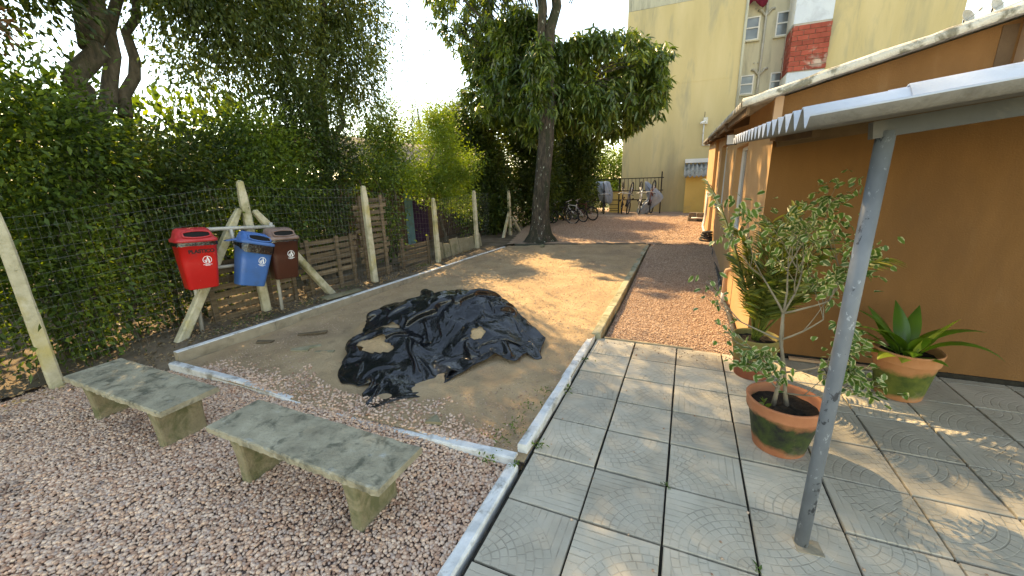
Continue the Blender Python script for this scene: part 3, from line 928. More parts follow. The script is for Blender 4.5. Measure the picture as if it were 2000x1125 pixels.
wpart(an, 'flashing', MB().box((.33, 23.44, 2.76), (1.22, .06, .2)), M['white_plaster'])

# security camera on a conduit
cc = thing('security_camera', 'white security camera on a conduit high on the yellow wall', 'camera', (.45, 23.4, 3.5))
wpart(cc, 'conduit', MB().tube([(1.35, 23.45, 3.47), (.47, 23.45, 3.5), (.46, 23.45, 4.5)], .035, 8), M['white_pvc'], True)
wpart(cc, 'junction_box', MB().box((.52, 23.44, 4.66), (.2, .1, .3)), M['alu'])
wpart(cc, 'arm', MB().tube([(.5, 23.4, 4.6), (.42, 23.2, 4.56)], .025, 8), M['alu'])
wpart(cc, 'housing', MB().tube([(.48, 23.3, 4.62), (.33, 23.0, 4.52)], .06, 10), M['win_frame'], True)
wpart(cc, 'antenna', MB().tube([(.46, 23.42, 4.8), (.46, 23.42, 5.08)], .012, 6), M['iron'])

# yellow back wall of a further building on the right with dishes
rb = thing('roof_parapet', 'cream and yellow parapet with white edge behind the house roof', 'parapet', (7.5, 15.2, 0))
def para(z0, z1, y, th, mat, nm, x0=6.0, sl=.35):
    P = []
    for x in (x0, 11.0):
        base = 5.52 + (x-6.03)*sl
        P.append((x, base))
    (xa, za), (xb, zb_) = P
    mb = MB().hexa([(xa, y, za+z0), (xb, y, zb_+z0), (xb, y+th, zb_+z0), (xa, y+th, za+z0), (xa, y, za+z1), (xb, y, zb_+z1), (xb, y+th, zb_+z1), (xa, y+th, za+z1)])
    return wpart(rb, nm, mb, mat)
para(-1.8, -.08, 15.2, .5, M['annex'], 'wall')
para(-.08, .03, 15.12, .7, M['white_plaster'], 'coping')
para(-.34, -.26, 15.1, .1, M['white_plaster'], 'moulding', 6.4)
para(-4.2, -1.8, 15.25, .4, M['yellow'], 'lower_wall', 6.3, .35)
for nm, x, lab in (('satellite_dish', 6.17, 'grey satellite dish nearer the yellow block, above the parapet'), ('satellite_dish', 6.66, 'grey satellite dish at the right, cut by the top of the photo')):
    z = 5.52+(x-6.03)*.35
    d = thing(nm, lab, 'satellite dish', (x, 15.3, z), group='satellite dishes on the parapet')
    dm = MB()
    prof = [(.02, 0), (.08, .012), (.14, .04), (.18, .075), (.172, .078), (.13, .045), (.07, .018), (.02, .008)]
    dm.lathe(prof, 20)
    dm.xf(Matrix.Translation((0, 0, .16)) @ Matrix.Rotation(R(68), 4, 'X') @ Matrix.Rotation(R(28), 4, 'Y'))
    lpart(d, 'reflector', dm, M['pvc'], True)
    lpart(d, 'arm', MB().tube([(0, .02, .02), (.03, -.02, .1), (.16, -.18, .24)], .014, 6), M['pvc'])
    lpart(d, 'mount', MB().tube([(0, .03, 0), (0, .03, .16)], .02, 6), M['iron'])
    lpart(d, 'receiver', MB().tube([(.16, -.18, .24), (.20, -.2, .30)], .028, 8), M['pvc'])

# ------------------------------------------------------------------ ochre house
ho = thing('ochre_house', 'single storey ochre rendered house with fibre cement roof on the right', 'house', (2.5, 8, 0))
HX, HY = .77, 5.1
def wtop(Y):
    return 2.815 + .042*(Y-HY)
def zroof(X, Y):
    return 2.745 + .27*(X-.42) + .042*(Y-4.85)
def wseg(mb, y0, y1, z0, z1, x=HX, th=.2):
    a0 = wtop(y0) if z1 is None else z1; a1 = wtop(y1) if z1 is None else z1
    mb.hexa([(x, y0, z0), (x+th, y0, z0), (x+th, y1, z0), (x, y1, z0), (x, y0, a0), (x+th, y0, a0), (x+th, y1, a1), (x, y1, a1)])
sw = MB()
wseg(sw, 5.105, 7.15, -.2, None)
wseg(sw, 7.15, 8.85, -.2, 1.05); wseg(sw, 7.15, 8.85, 2.52, None)
wseg(sw, 8.85, 11.0, -.2, None)
wseg(sw, 11.0, 12.9, -.2, 1.28); wseg(sw, 11.0, 12.9, 2.78, None)
wseg(sw, 12.9, 14.6, -.2, None)
wseg(sw, 14.6, 19.6, -.2, None, HX-.09, .29)
wpart(ho, 'side_wall', sw, M['side_wall'])
fwm = MB()
xa, xb = HX, 6.5
zt = lambda x: 2.80 + .27*(x-HX)
fwm.add([(xa+.002, HY, -.2), (xb, HY, -.2), (xb, HY, zt(xb)), (xa+.002, HY, zt(xa)), (xa+.2, HY+.2, -.2), (xb, HY+.2, -.2), (xb, HY+.2, zt(xb)), (xa+.2, HY+.2, zt(xa))],
        [(0, 1, 2, 3), (5, 4, 7, 6), (3, 2, 6, 7), (1, 5, 6, 2)])
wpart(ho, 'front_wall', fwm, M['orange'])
wpart(ho, 'far_wall', MB().box((3.6, 19.5, 1.5), (5.6, .2, 3.4)), M['side_wall'])
wpart(ho, 'corner_post', MB().box((HX+.0, HY-.035, 2.60), (.075, .066, .42)), M['beige_paint'])
wpart(ho, 'pilaster', MB().box((2.50, HY-.06, 3.0), (.14, .12, .60)), M['beige_paint'])
wpart(ho, 'gap_shadow_strip', MB().box((2.36, HY+.0, 2.95), (.10, .01, .5)), M['wood_dark'])  # flat dark strip painting the shade of the gap beside the pilaster
for (y0, y1, z0, z1) in ((7.15, 8.85, 1.05, 2.52), (11.0, 12.9, 1.28, 2.78)):
    fx = HX+.13
    fr = MB(); t = .05
    fr.box((fx, (y0+y1)/2, z1-t/2), (.06, y1-y0, t)).box((fx, (y0+y1)/2, z0+t/2), (.06, y1-y0, t))
    for yy in (y0+t/2, (y0+y1)/2, y1-t/2):
        fr.box((fx, yy, (z0+z1)/2), (.058, t, z1-z0-2*t))
    w = wpart(ho, 'window', fr, M['win_frame'])
    for ya, yb in ((y0+t, (y0+y1)/2-t/2), ((y0+y1)/2+t/2, y1-t)):
        o = link('pane', MB().box((fx+.01, (ya+yb)/2, (z0+z1)/2), (.012, yb-ya, z1-z0-2*t)).mesh('pane'), M['glass'], w)
    link('sill', MB().box((HX+.03, (y0+y1)/2, z0-.03), (.22, y1-y0+.1, .05)).mesh('sill'), M['old_fibre'], w)
rf = wpart(ho, 'roof', corr(.42, 6.6, 4.88, 20.2, zroof, .177, .026, 'y', .014, 8, 4), M['old_fibre'], True)
# thick lichen-covered edge along the front rake, lumpy
rings = []
for i in range(60):
    x = .43 + 6.1*i/59
    z = zroof(x, 4.86)
    e = lambda s: random.uniform(-s, s)
    rings.append([(x, 4.84+e(.004), z-.030+e(.006)), (x, 4.90, z-.03), (x, 4.92, z+.03+e(.006)), (x, 4.88+e(.01), z+.048+e(.01)), (x, 4.845+e(.006), z+.025+e(.006))])
o = link('rake_edge', MB().loft(rings).mesh('rake_edge', True), M['rake'], rf)
for yy in (7.4, 9.9, 12.4, 14.9, 17.4):
    mb = MB().bar((.45, yy, zroof(.45, yy)-.095), (6.4, yy, zroof(6.4, yy)-.095), .06, .12)
    wpart(ho, 'rafter', mb, M['wood_dark'])
wpart(ho, 'fascia', MB().bar((.50, 5.0, zroof(.5, 5)-.075), (.50, 20.1, zroof(.5, 20.1)-.075), .03, .09), M['wood_dark'])
wpart(ho, 'purlin', MB().bar((HX+.03, 5.055, 2.375), (3.6, 5.055, 2.375+.12*2.8), .07, .10), M['wood_dark'])
wpart(ho, 'plinth_strip', MB().box((3.4, HY-.012, .015), (5.0, .02, .06)), M['joint'])

# flood light under the eave
fl = thing('flood_light', 'white faced flood light under the house eave', 'flood light', (.60, 7.9, 2.62))
lpart(fl, 'housing', MB().box((0, 0, 0), (.15, .05, .17), R(-22)), M['iron'])
lpart(fl, 'lens', MB().box((-.012, -.028, 0), (.125, .008, .145), R(-22)), M['win_frame'])
lpart(fl, 'bracket', MB().bar((0, .02, 0), (.16, .06, .04), .02, .02), M['iron'])

# standpipe and hose along the wall
sp = thing('standpipe', 'short bent grey water pipe beside the house wall', 'pipe', (.66, 7.1, -.03))
wpart(sp, 'pipe', MB().tube([(.665, 7.14, -.06), (.665, 7.14, .26), (.665, 7.14, .50), (.675, 7.13, .555), (.71, 7.10, .575), (.78, 7.06, .575)], .032, 12), M['beige_paint'], True)
wpart(sp, 'socket', MB().tube([(.665, 7.14, -.06), (.665, 7.14, .17)], .037, 12), M['white_pvc'], True)
pts = [(.70+.015*math.sin(t*2.1), 5.45+t, .0 + .15*max(0, (t-1)/12)) for t in np.arange(0, 7.6, .25)]
o = link('hose', MB().tube(pts, .03, 8).mesh('hose', True), M['hose']); tag(o, 'black and white corrugated hose lying along the foot of the wall', 'hose')
mb = MB()
for k_ in range(5):
    mb.torus((.60+.03*random.uniform(-1, 1), 13.35+.05*random.uniform(-1, 1), .14+.06*k_), (random.uniform(-.3, .3), random.uniform(-.3, .3), 1), .16-.012*k_, .035, 22, 6)
o = link('coiled_net', mb.mesh('coiled_net', True), M['hose']); tag(o, 'dark coiled bundle of netting at the foot of the house wall', 'bundle')
wp = thing('white_conduit', 'white bent conduit at the far end of the house wall', 'conduit', (.60, 15, .1))
wpart(wp, 'conduit', MB().tube([(.62, 15.6, 1.5), (.61, 15.5, .7), (.55, 15.1, .35), (.60, 14.2, .2), (.66, 13.9, .14)], .045, 8), M['white_pvc'], True)
wpart(wp, 'branch', MB().tube([(.60, 17.2, .42), (.2, 17.5, .40)], .03, 8), M['white_pvc'], True)
wpart(ho, 'bracket', MB().box((HX-.14, 15.2, 1.45), (.1, .22, .07)), M['win_frame'])
# blocks
cbm = MB().box((0, 0, 0), (.36, .19, .19)).mesh('concrete_block'); cbm.materials.append(M['cinder'])
for i_, (x, y, z, r_, lab) in enumerate(((.24, 18.6, .24, .1, 'grey concrete block at the left bottom of the pile by the far wall end'), (.28, 18.62, .43, -.15, 'concrete block with white patches on top of the left block pile'),
                                        (.62, 18.7, .24, .4, 'concrete block on the ground against the far end of the house wall'), (.56, 18.5, .42, .2, 'pale concrete block on the right of the pile by the house'))):
    o = link('concrete_block', cbm, None); o.location = (x, y, z); o.rotation_euler = (0, 0, r_); tag(o, lab, 'block', 'concrete blocks piled by the house')
    addbevel(o, .01, 1)

# ------------------------------------------------------------------ porch canopy
cn = thing('porch_canopy', 'grey corrugated fibre cement canopy on a flaking grey pole', 'canopy', (.755, 2.30, 0))
def zcan(X, Y):
    return 2.287 + .12*(X-.40) + .045*(Y-2.0)
cs = corr(.40, 3.9, 1.93, 5.04, zcan, .177, .040, 'y', .008, 16, 12, 1.5)
M['under_fibre'] = pm('grey_brown_underside', [(.17, .16, .145), (.24, .225, .205)], 8, .95, .9, 90, .004, stain=(.12, .11, .095), stain_scale=4)  # darker grey-brown for the bottom faces of the sheet
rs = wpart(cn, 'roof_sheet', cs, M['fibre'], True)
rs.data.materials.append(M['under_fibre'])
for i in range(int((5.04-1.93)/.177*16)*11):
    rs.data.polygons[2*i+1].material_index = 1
ls = wpart(cn, 'lapped_sheet', corr(.72, 3.9, 1.985, 2.9, lambda X, Y: zcan(X, Y)+.012, .177, .040, 'y', .008, 16, 12, 1.5+2*PI*(.055)/.177), M['fibre'], True)
wpart(cn, 'pole', MB().tube([(.755, 2.30, -.02), (.757, 2.30, 1.1), (.760, 2.30, 2.235)], .034, 24), M['pole'], True)
wpart(cn, 'pole_foot', MB().box((.785, 2.285, .003), (.13, .10, .008), .1), M['kerb_conc'])
wpart(cn, 'beam', MB().bar((.705, 2.30, 2.238), (3.9, 2.30, 2.238+.125*3.195), .055, .07), M['steel_beam'])
wpart(cn, 'purlin', MB().bar((.80, 3.6, 2.335), (.80, 5.0, 2.398), .05, .05), M['wood_dark'])
for (x, y) in ((1.35, 2.02), (2.2, 2.02), (.8, 2.55), (1.35, 3.1)):
    wpart(cn, 'roof_bolt', MB().lathe([(.022, 0), (.02, .006), (.008, .008), (.007, .03)], 10, (x, y, zcan(x, y)+.03)), M['iron'])

# ------------------------------------------------------------------ fence along the left
FP = [(-6.44, 1.61, 1.93), (-6.24, 4.03, 2.19), (-5.95, 6.24, 2.05), (-5.86, 8.5, 1.70), (-5.95, 10.8, 1.80), (-6.13, 13.8, 1.70)]
fe = thing('wire_fence', 'wire mesh fence on weathered concrete posts in front of the hedge', 'fence', (-6.2, 6, .1))
def cpost(root, a, b, w, name='post'):
    a, b = Vector(a), Vector(b)
    d = (b-a)
    rings = []
    u = Vector((.98, -.2, 0)); v_ = Vector((.2, .98, 0))
    if abs(d.normalized().z) < .9:
        u = d.cross(Vector((1, 0, 0))).normalized(); v_ = Vector((1, 0, 0))
    n = 9
    for i in range(n+1):
        t = i/n
        c = a.lerp(b, t)
        ww = w*(1-.12*t)/2
        if i == n: ww *= .72
        e = lambda: random.uniform(-.0025, .0025)
        ch = ww*.72
        rings.append([c+u*x+v_*y+Vector((e(), e(), 0)) for x, y in ((-ww, -ch), (-ch, -ww), (ch, -ww), (ww, -ch), (ww, ch), (ch, ww), (-ch, ww), (-ww, ch))])
    # domed top
    c = b + d.normalized()*w*.18
    rings.append([c+(p-b)*.35 for p in rings[-1]])
    return wpart(root, name, MB().loft(rings), M['post'])
for i, (x, y, h) in enumerate(FP):
    cpost(fe, (x, y, -.1), (x+random.uniform(-.015, .015), y+random.uniform(-.02, .02), h), .125 if i < 3 else .115)
# stays of the strut post
cpost(fe, (-6.16, 2.66, .0), (-6.26, 3.93, 1.78), .12, 'stay')
cpost(fe, (-6.10, 5.30, .0), (-6.20, 4.13, 1.74), .12, 'stay')
cpost(fe, (-6.08, 13.0, .0), (-6.12, 13.72, .95), .10, 'stay')
cpost(fe, (-6.05, 14.7, .0), (-6.10, 13.9, .75), .10, 'stay')
line = [(-6.62, -1.2, 1.9)] + FP + [(-6.3, 17.0, 1.7)]
wires = MB()
def fpt(s):                        # point along the fence by Y
    for (a, b) in zip(line[:-1], line[1:]):
        if s <= b[1] or b is line[-1]:
            t = (s-a[1])/(b[1]-a[1])
            return a[0]+(b[0]-a[0])*t - .07, a[2]+(b[2]-a[2])*t
def wire(pts, r):
    wires.tube(pts, r, 3, cap=False)
s = -1.1
while s < 12:
    x, h = fpt(s)
    wires.tube([(x, s, .08), (x+.012*math.sin(s*5), s+.02*math.sin(s*3), h*.5), (x, s, h-.05)], .0009, 3, cap=False)
    s += .075 if s < 7 else .11
for kz in range(1, 15):
    pts = []
    s = -1.1
    while s < 12.2:
        x, h = fpt(s)
        pts.append((x+.003, s, .1 + (h-.17)*kz/14 + .012*math.sin(s*2+kz)))
        s += .6
    wires.tube(pts, .0011, 3, cap=False)
o = wpart(fe, 'wire_mesh', wires, M['wire'])
o['kind'] = 'stuff'

# pallet boards leaning behind the wire
def board_fence(label, y0, y1, x, z0, rows, gap, bh_, batten, seed, drop=0.0, xs=0.0):
    rr = random.Random(seed)
    root = thing('pallet_fence', label, 'fence', (x, (y0+y1)/2, .1), group='pallet boarding behind the wire')
    for k_ in range(rows):
        if rr.random() < drop: continue
        z = z0 + k_*gap
        ya = y0 + rr.uniform(0, .12); yb = y1 - rr.uniform(0, .12)
        xx = lambda y: x + xs*(y-y0)
        mb = MB().bar((xx(ya)+rr.uniform(-.012, .012), ya, z+rr.uniform(-.02, .02)), (xx(yb)+rr.uniform(-.012, .012), yb, z+rr.uniform(-.02, .02)), .020, bh_*rr.uniform(.85, 1.1))
        wpart(root, 'board', mb, M['board'])
    for y in batten:
        mb = MB().bar((x+xs*(y-y0)+.034, y, z0-.14), (x+xs*(y-y0)+.034, y+.02, z0+rows*gap-.02), .07, .036, R(90))
        wpart(root, 'batten', mb, M['board'])
    return root
board_fence('wooden pallet boarding behind the blue and brown bins', 3.25, 4.75, -6.43, .17, 8, .118, .085, (3.35, 4.2, 4.65), 3, 0, .06)
board_fence('wooden pallet boarding between the strut post and the next post', 4.8, 6.15, -6.36, .16, 9, .112, .085, (5.0, 5.62, 5.95), 5, .04, .12)
board_fence('tall dark pallet boarding beyond the second slim post', 6.2, 7.1, -6.26, .14, 14, .125, .085, (6.35, 6.9), 8, .12, .1)
board_fence('low pallet boarding left of the third slim post', 7.25, 8.4, -6.15, .10, 6, .125, .085, (7.4, 8.3), 9, .05, .1)
# broken concrete slabs set on edge
sl_y = 8.75
for i in range(6):
    w = (.34, .30, .42, .50, .44, .40)[i]
    h = (.44, .40, .46, .42, .36, .40)[i]
    rr = random.Random(40+i)
    o = link('concrete_slab', MB().hexa([(-.03, 0, -.15), (.03, 0, -.15), (.03, w, -.15), (-.03, w, -.15), (-.03, rr.uniform(0, .04), h), (.03, rr.uniform(0, .04), h), (.03, w-rr.uniform(0, .06), h-rr.uniform(-.03, .06)), (-.03, w-rr.uniform(0, .06), h-rr.uniform(-.03, .06))]).mesh('concrete_slab'), M['slab'])
    o.location = (-6.04+rr.uniform(-.02, .02), sl_y, .07); o.rotation_euler = (0, rr.uniform(-.16, -.05), rr.uniform(-.08, .08))
    addbevel(o, .012, 2)
    tag(o, 'mossy broken concrete slab set on edge along the fence foot, %s in the row' % ('first', 'second', 'third', 'fourth', 'fifth', 'sixth')[i], 'slab', 'concrete slabs on edge')
    sl_y += w + .02

# ------------------------------------------------------------------ neighbour's shed behind the fence
sd_ = thing('plank_shed', 'neighbour\'s plank shed with mossy roof and painted planks behind the fence', 'shed', (-9.5, 11, 0))
sx0 = -8.3
y = 8.0; i = 0
while y < 14.6:
    w = random.uniform(.16, .22)
    mt = M['shed_wood']
    if 10.30 < y < 10.75: mt = M['turquoise']
    elif 10.75 < y < 11.5: mt = M['purple']
    mb = MB().box((sx0+random.uniform(-.012, .012), y+w/2, 1.1), (.03, w-.012, 2.3))
    wpart(sd_, 'plank', mb, mt)
    y += w
wpart(sd_, 'wall', MB().box((-10.2, 11.3, 1.1), (3.7, 6.6, 2.28)), M['shed_wood'])
wpart(sd_, 'eave_board', MB().box((-8.22, 11.3, 2.33), (.03, 6.9, .14)), M['wood_dark'])
wpart(sd_, 'roof', corr(-10.4, -7.85, 7.8, 14.9, lambda x, y: 2.30 + (-7.85-x)*.52, .177, .028, 'y', .014, 6, 5), M['shed_roof'], True)
wpart(sd_, 'roof', corr(-13.0, -10.42, 7.8, 14.9, lambda x, y: 2.30 + 2.57*.52 + (x+10.42)*.3, .177, .028, 'y', .014, 6, 4), M['shed_roof'], True)

# ------------------------------------------------------------------ bin rack and the three bins
RA = Vector((-6.24, 3.06, 0)); RU = Vector((.203, .979, 0)).normalized(); RN = Vector((RU.y, -RU.x, 0))
def rp(s, off, z):
    p = RA + RU*s + RN*off
    return (p.x, p.y, z)
rk = thing('bin_rack', 'rusty galvanised pipe rack carrying the three litter bins', 'rack', tuple(rp(.6, 0, .1)))
wpart(rk, 'leg', MB().tube([rp(-.02, 0, -.05), rp(.04, 0, .8), rp(.06, 0, 1.60)], .026, 10), M['galv'], True)
wpart(rk, 'leg', MB().tube([rp(1.10, 0, -.05), rp(1.13, 0, .8), rp(1.18, 0, 1.56)], .026, 10), M['galv'], True)
wpart(rk, 'top_rail', MB().tube([rp(.03, 0, 1.565), rp(.6, 0, 1.535), rp(1.22, 0, 1.49)], .027, 10), M['galv'], True)
wpart(rk, 'lower_rail', MB().tube([rp(.04, 0, 1.01), rp(1.15, 0, .965)], .024, 10), M['galv'], True)
wpart(rk, 'hanger', MB().tube([rp(.62, 0, 1.54), rp(.62, .02, 1.24)], .024, 10), M['galv'], True)

def rrect(w, d, r, z, cy=0.0, n=6):
    pts = []
    for (sx_, sy_, a0) in ((1, -1, -PI/2), (1, 1, 0), (-1, 1, PI/2), (-1, -1, PI)):
        cx_, cy_ = sx_*(w/2-r), sy_*(d/2-r)
        for i in range(n+1):
            a = a0 + (PI/2)*i/n
            pts.append((cx_+r*math.cos(a), cy+cy_+r*math.sin(a), z))
    return pts
def text_mesh(body, size):
    cu = bpy.data.curves.new('txt', 'FONT')
    cu.body = body; cu.size = size; cu.align_x = 'CENTER'; cu.extrude = .0006; cu.offset = size*.05
    ob = bpy.data.objects.new('txt', cu)
    COL.objects.link(ob)
    bpy.context.view_layer.update()
    me = bpy.data.meshes.new_from_object(ob.evaluated_get(bpy.context.evaluated_depsgraph_get()))
    bpy.data.objects.remove(ob)
    return me
def disc(mb, cx, cz, r, y, n=20, sx_=1.0):
    mb.add([(cx+r*sx_*math.cos(2*PI*k/n), y, cz+r*math.sin(2*PI*k/n)) for k in range(n)], [tuple(range(n))])
def poly(mb, pts, y):
    mb.add([(p[0], y, p[1]) for p in pts], [tuple(range(len(pts)))])
def emblem(mb, cx, cz, r, y):
    n = 28
    V = []
    for k in range(n):
        a = 2*PI*k/n
        V.append((cx+r*math.cos(a), y, cz+r*math.sin(a))); V.append((cx+r*.86*math.cos(a), y, cz+r*.86*math.sin(a)))
    mb.add(V, [(2*k, 2*((k+1) % n), 2*((k+1) % n)+1, 2*k+1) for k in range(n)])
    disc(mb, cx+.12*r, cz+.58*r, .17*r, y, 10)                                           # head
    poly(mb, [(cx+.0*r, cz+.42*r), (cx+.32*r, cz+.40*r), (cx+.50*r, cz-.1*r), (cx+.52*r, cz-.68*r), (cx+.22*r, cz-.74*r), (cx+.18*r, cz-.1*r), (cx+.02*r, cz+.1*r)], y)   # body
    poly(mb, [(cx+.06*r, cz+.36*r), (cx+.06*r, cz+.14*r), (cx-.32*r, cz+.02*r), (cx-.36*r, cz+.14*r)], y+.0003)  # arm
    for t in range(4):                                                                   # basket of slats
        xa = cx-.62*r + t*.19*r
        poly(mb, [(xa, cz-.08*r), (xa+.12*r, cz-.08*r), (xa*.35+(cx-.30*r)*.65+.06*r, cz-.66*r), (xa*.35+(cx-.30*r)*.65-.02*r, cz-.66*r)], y)
    poly(mb, [(cx-.66*r, cz-.04*r), (cx+.06*r, cz-.04*r), (cx+.06*r, cz-.12*r), (cx-.66*r, cz-.12*r)], y-.0003)
    # two lines of lettering too small to read
    for row, (hw, zc) in enumerate(((.98, -1.22), (.55, -1.46))):
        x = cx-hw*r
        rr = random.Random(5+row)
        while x < cx+hw*r-.08*r:
            w = rr.uniform(.07, .11)*r
            poly(mb, [(x, cz+zc*r-.08*r), (x+w, cz+zc*r-.08*r), (x+w, cz+zc*r+.08*r), (x, cz+zc*r+.08*r)], y)
            x += w+.03*r
def bin_(label, s, off, z0, tilt, body, lid, text=None, emb=True, bag=0.0, lid_open=0.0, lidshift=0.0, yaw=0.0):
    loc = rp(s, off, z0)
    root = thing('litter_bin', label, 'bin', loc, rot=Euler((0, tilt, math.atan2(RU.y, RU.x)+yaw), 'XYZ'), group='litter bins on the rack')
    # local: x along the rack, -y towards the viewer
    H = .60
    prof = [(.335, .235, .05, 0.0), (.35, .25, .06, .012), (.405, .295, .07, H*.6), (.435, .32, .075, H-.03), (.452, .335, .08, H-.028), (.452, .335, .08, H), (.43, .313, .07, H), (.42, .30, .07, H-.05), (.35, .25, .05, .06)]
    lpart(root, 'body', MB().loft([rrect(w, d, r_, z) for w, d, r_, z in prof]), body, True)
    front = lambda z: -(.25+(.32-.25)*z/H)/2
    # lid: rim, hood with a framed slot facing the viewer
    zl = H + .022 + lidshift
    lm = MB()
    lm.loft([rrect(.47, .355, .085, zl-.012), rrect(.478, .362, .085, zl+.004), rrect(.47, .355, .085, zl+.028), rrect(.43, .315, .09, zl+.045, .006), rrect(.40, .27, .09, zl+.10, .028), rrect(.37, .22, .085, zl+.145, .045), rrect(.30, .14, .06, zl+.165, .06)])
    ld = lpart(root, 'lid', lm, lid, True)
    # slot frame standing proud of the sloping hood front
    fr = MB()
    sw_, sh_ = .30, .085
    ring = []
    y_at = lambda z: -.165 + (z-(zl+.035))*.62 - .012
    n = 26
    zc = zl+.088
    for k in range(n):
        a = 2*PI*k/n
        x = max(-1, min(1, 1.25*math.cos(a)))*sw_/2*(.92+.08*abs(math.cos(a)))
        z = zc + math.sin(a)*sh_/2
        ring.append(Vector((x, y_at(z), z)))
    fr.tube(ring+[ring[0]], .011, 6, cap=False)
    link('slot_frame', fr.mesh('slot_frame', True), lid, ld)
    vo = MB().add([tuple(p+Vector((0, .006, 0))) for p in ring], [tuple(range(n))])
    link('slot_dark_sheet', vo.mesh('slot_dark_sheet'), M['black_void'], ld)  # flat black sheet paints the dark inside of the slot
    sk = MB().loft([[tuple(p) for p in ring], [(p.x*1.06, p.y+.06, zc+(p.z-zc)*1.15) for p in ring]], cap=False)
    link('slot_hood', sk.mesh('slot_hood', True), lid, ld)
    # bag collar showing between body and lid
    rg = []
    for (ww, dd, z) in ((.462, .345, zl), (.466, .349, H-.004)):
        rg.append(rrect(ww, dd, .085, z))
    low = []
    for k, p in enumerate(rrect(.468, .352, .086, H-.004)):
        fr_ = max(0.0, -p[1]/.17)
        z = H - .02 - bag*fr_*(1-.35*abs(p[0])/.23) - .006*math.sin(k*2.3)
        sc_ = 1.0 if bag == 0 else (1 - .16*(H-z))
        low.append((p[0]*sc_, p[1]*sc_-(.006*math.sin(k*1.7) if bag else 0), z))
    rg.append(low)
    lpart(root, 'bin_bag', MB().loft(rg, cap=False), M['plastic'], True)
    sl = math.atan2((.32-.25)/2, H)
    Mf = Matrix.Rotation(sl, 4, 'X')
    if emb:
        em = MB()
        zc = .385
        emblem(em, 0, 0, .052, 0)
        em.xf(Matrix.Translation((.065, front(zc)-.003, zc)) @ Mf)
        lpart(root, 'emblem', em, M['white_print'])
    if text:
        me = text_mesh(text, .064)
        me.transform(Matrix.Translation((.018, front(.49)-.003, .485)) @ Mf @ Matrix.Rotation(PI/2, 4, 'X'))
        me.materials.clear(); me.materials.append(M['black_print'])
        link('lettering', me, None, root)
    return root
bin_('red plastic litter bin lettered PLASTICO, left of the three', .06, .21, .80, R(3), M['red'], M['red_lid'], 'PLASTICO', lidshift=.02)
bb = bin_('blue plastic litter bin hanging askew with a black bag', .62, .24, .70, R(17), M['blue'], M['blue'], bag=.12, yaw=.05)
bin_('dark brown plastic litter bin with a faded lid, right of the three', 1.15, .21, .70, R(3), M['brown'], M['brown_lid'])
hg = MB().hexa([(-.36, .02, .60), (-.16, .02, .66), (-.16, .12, .66), (-.36, .10, .60), (-.36, .02, .612), (-.16, .02, .685), (-.16, .12, .685), (-.36, .10, .612)])
lpart(bb, 'loose_lid_flap', hg, M['blue'])

# ------------------------------------------------------------------ benches
def bench(label, x0, x1, y0, y1, zt, skew):
    cx_, cy_ = (x0+x1)/2, (y0+y1)/2
    root = thing('concrete_bench', label, 'bench', (cx_, cy_, -.03), skew, group='concrete benches on the gravel')
    L, Wd = x1-x0, y1-y0
    top = MB()
    nx_ = 60
    rings = []
    for i in range(nx_+1):
        x = -L/2 + L*i/nx_
        e = lambda s=.005: random.uniform(-s, s)
        h0, h1 = zt-.05+.03, zt+.03
        rings.append([(x, -Wd/2+e(), h0+e()), (x, Wd/2+e(), h0+e()), (x, Wd/2+e(), h1-.008+e()), (x, Wd/2-.01, h1), (x, -Wd/2+.01, h1), (x, -Wd/2+e(), h1-.008+e())])
    top.loft(rings)
    lpart(root, 'slab', top, M['bench_top'])
    for sx_ in (-1, 1):
        x = sx_*(L/2-.27)
        lm = MB()
        rings = []
        for t, (wy, th) in enumerate(((.355, .105), (.345, .098), (.345, .096), (.35, .10), (.362, .108), (.38, .118))):
            z = -.06 + (zt-.03+.06)*t/5
            rings.append(rrect(th, wy, .02, z, 0, 2))
            rings[-1] = [(p[0]+x, p[1], p[2]) for p in rings[-1]]
        lpart(root, 'leg', lm.loft(rings), M['bench_leg'])
    return root
bench('mossy concrete bench farther left, beside the fence post', -5.37, -3.69, 1.385, 1.83, .40, -.012)
bench('mossy concrete bench nearer the paving, between gravel and kerb', -3.13, -1.49, 1.39, 1.80, .40, -.012)

# ------------------------------------------------------------------ heap of sand under a black plastic sheet
def z_heap(X, Y):
    def gs(cx, cy, rx, ry, h, a=0.0):
        dx, dy = X-cx, Y-cy
        u = dx*math.cos(a)+dy*math.sin(a); v = -dx*math.sin(a)+dy*math.cos(a)
        return h*np.exp(-(np.abs(u/rx)**2.6+np.abs(v/ry)**2.6))
    z = z_pit(X, Y)
    z = z + np.maximum.reduce([gs(-3.0, 4.6, 1.0, .66, .54, .12), gs(-2.35, 4.38, .5, .5, .34), gs(-3.8, 4.45, .5, .5, .32), gs(-3.35, 3.70, .62, .42, .20)])
    z = z + (vnoise(X, Y, 3.1, 21)*.12 + vnoise(X, Y, 7, 22)*.06)*np.exp(-((X+2.9)**2/2.4+(Y-4.1)**2/1.5))
    return z
hp = hgrid('sand_heap', -4.9, -1.3, 2.9, 5.9, .04, lambda X, Y: z_heap(X, Y), M['sand'], mask=lambda x, y: ((x+3.1)/1.25)**2+((y-4.3)/1.0)**2 < 1, kind='stuff')
tag(hp, 'heap of sand showing through gaps in the black sheet', 'sand heap')

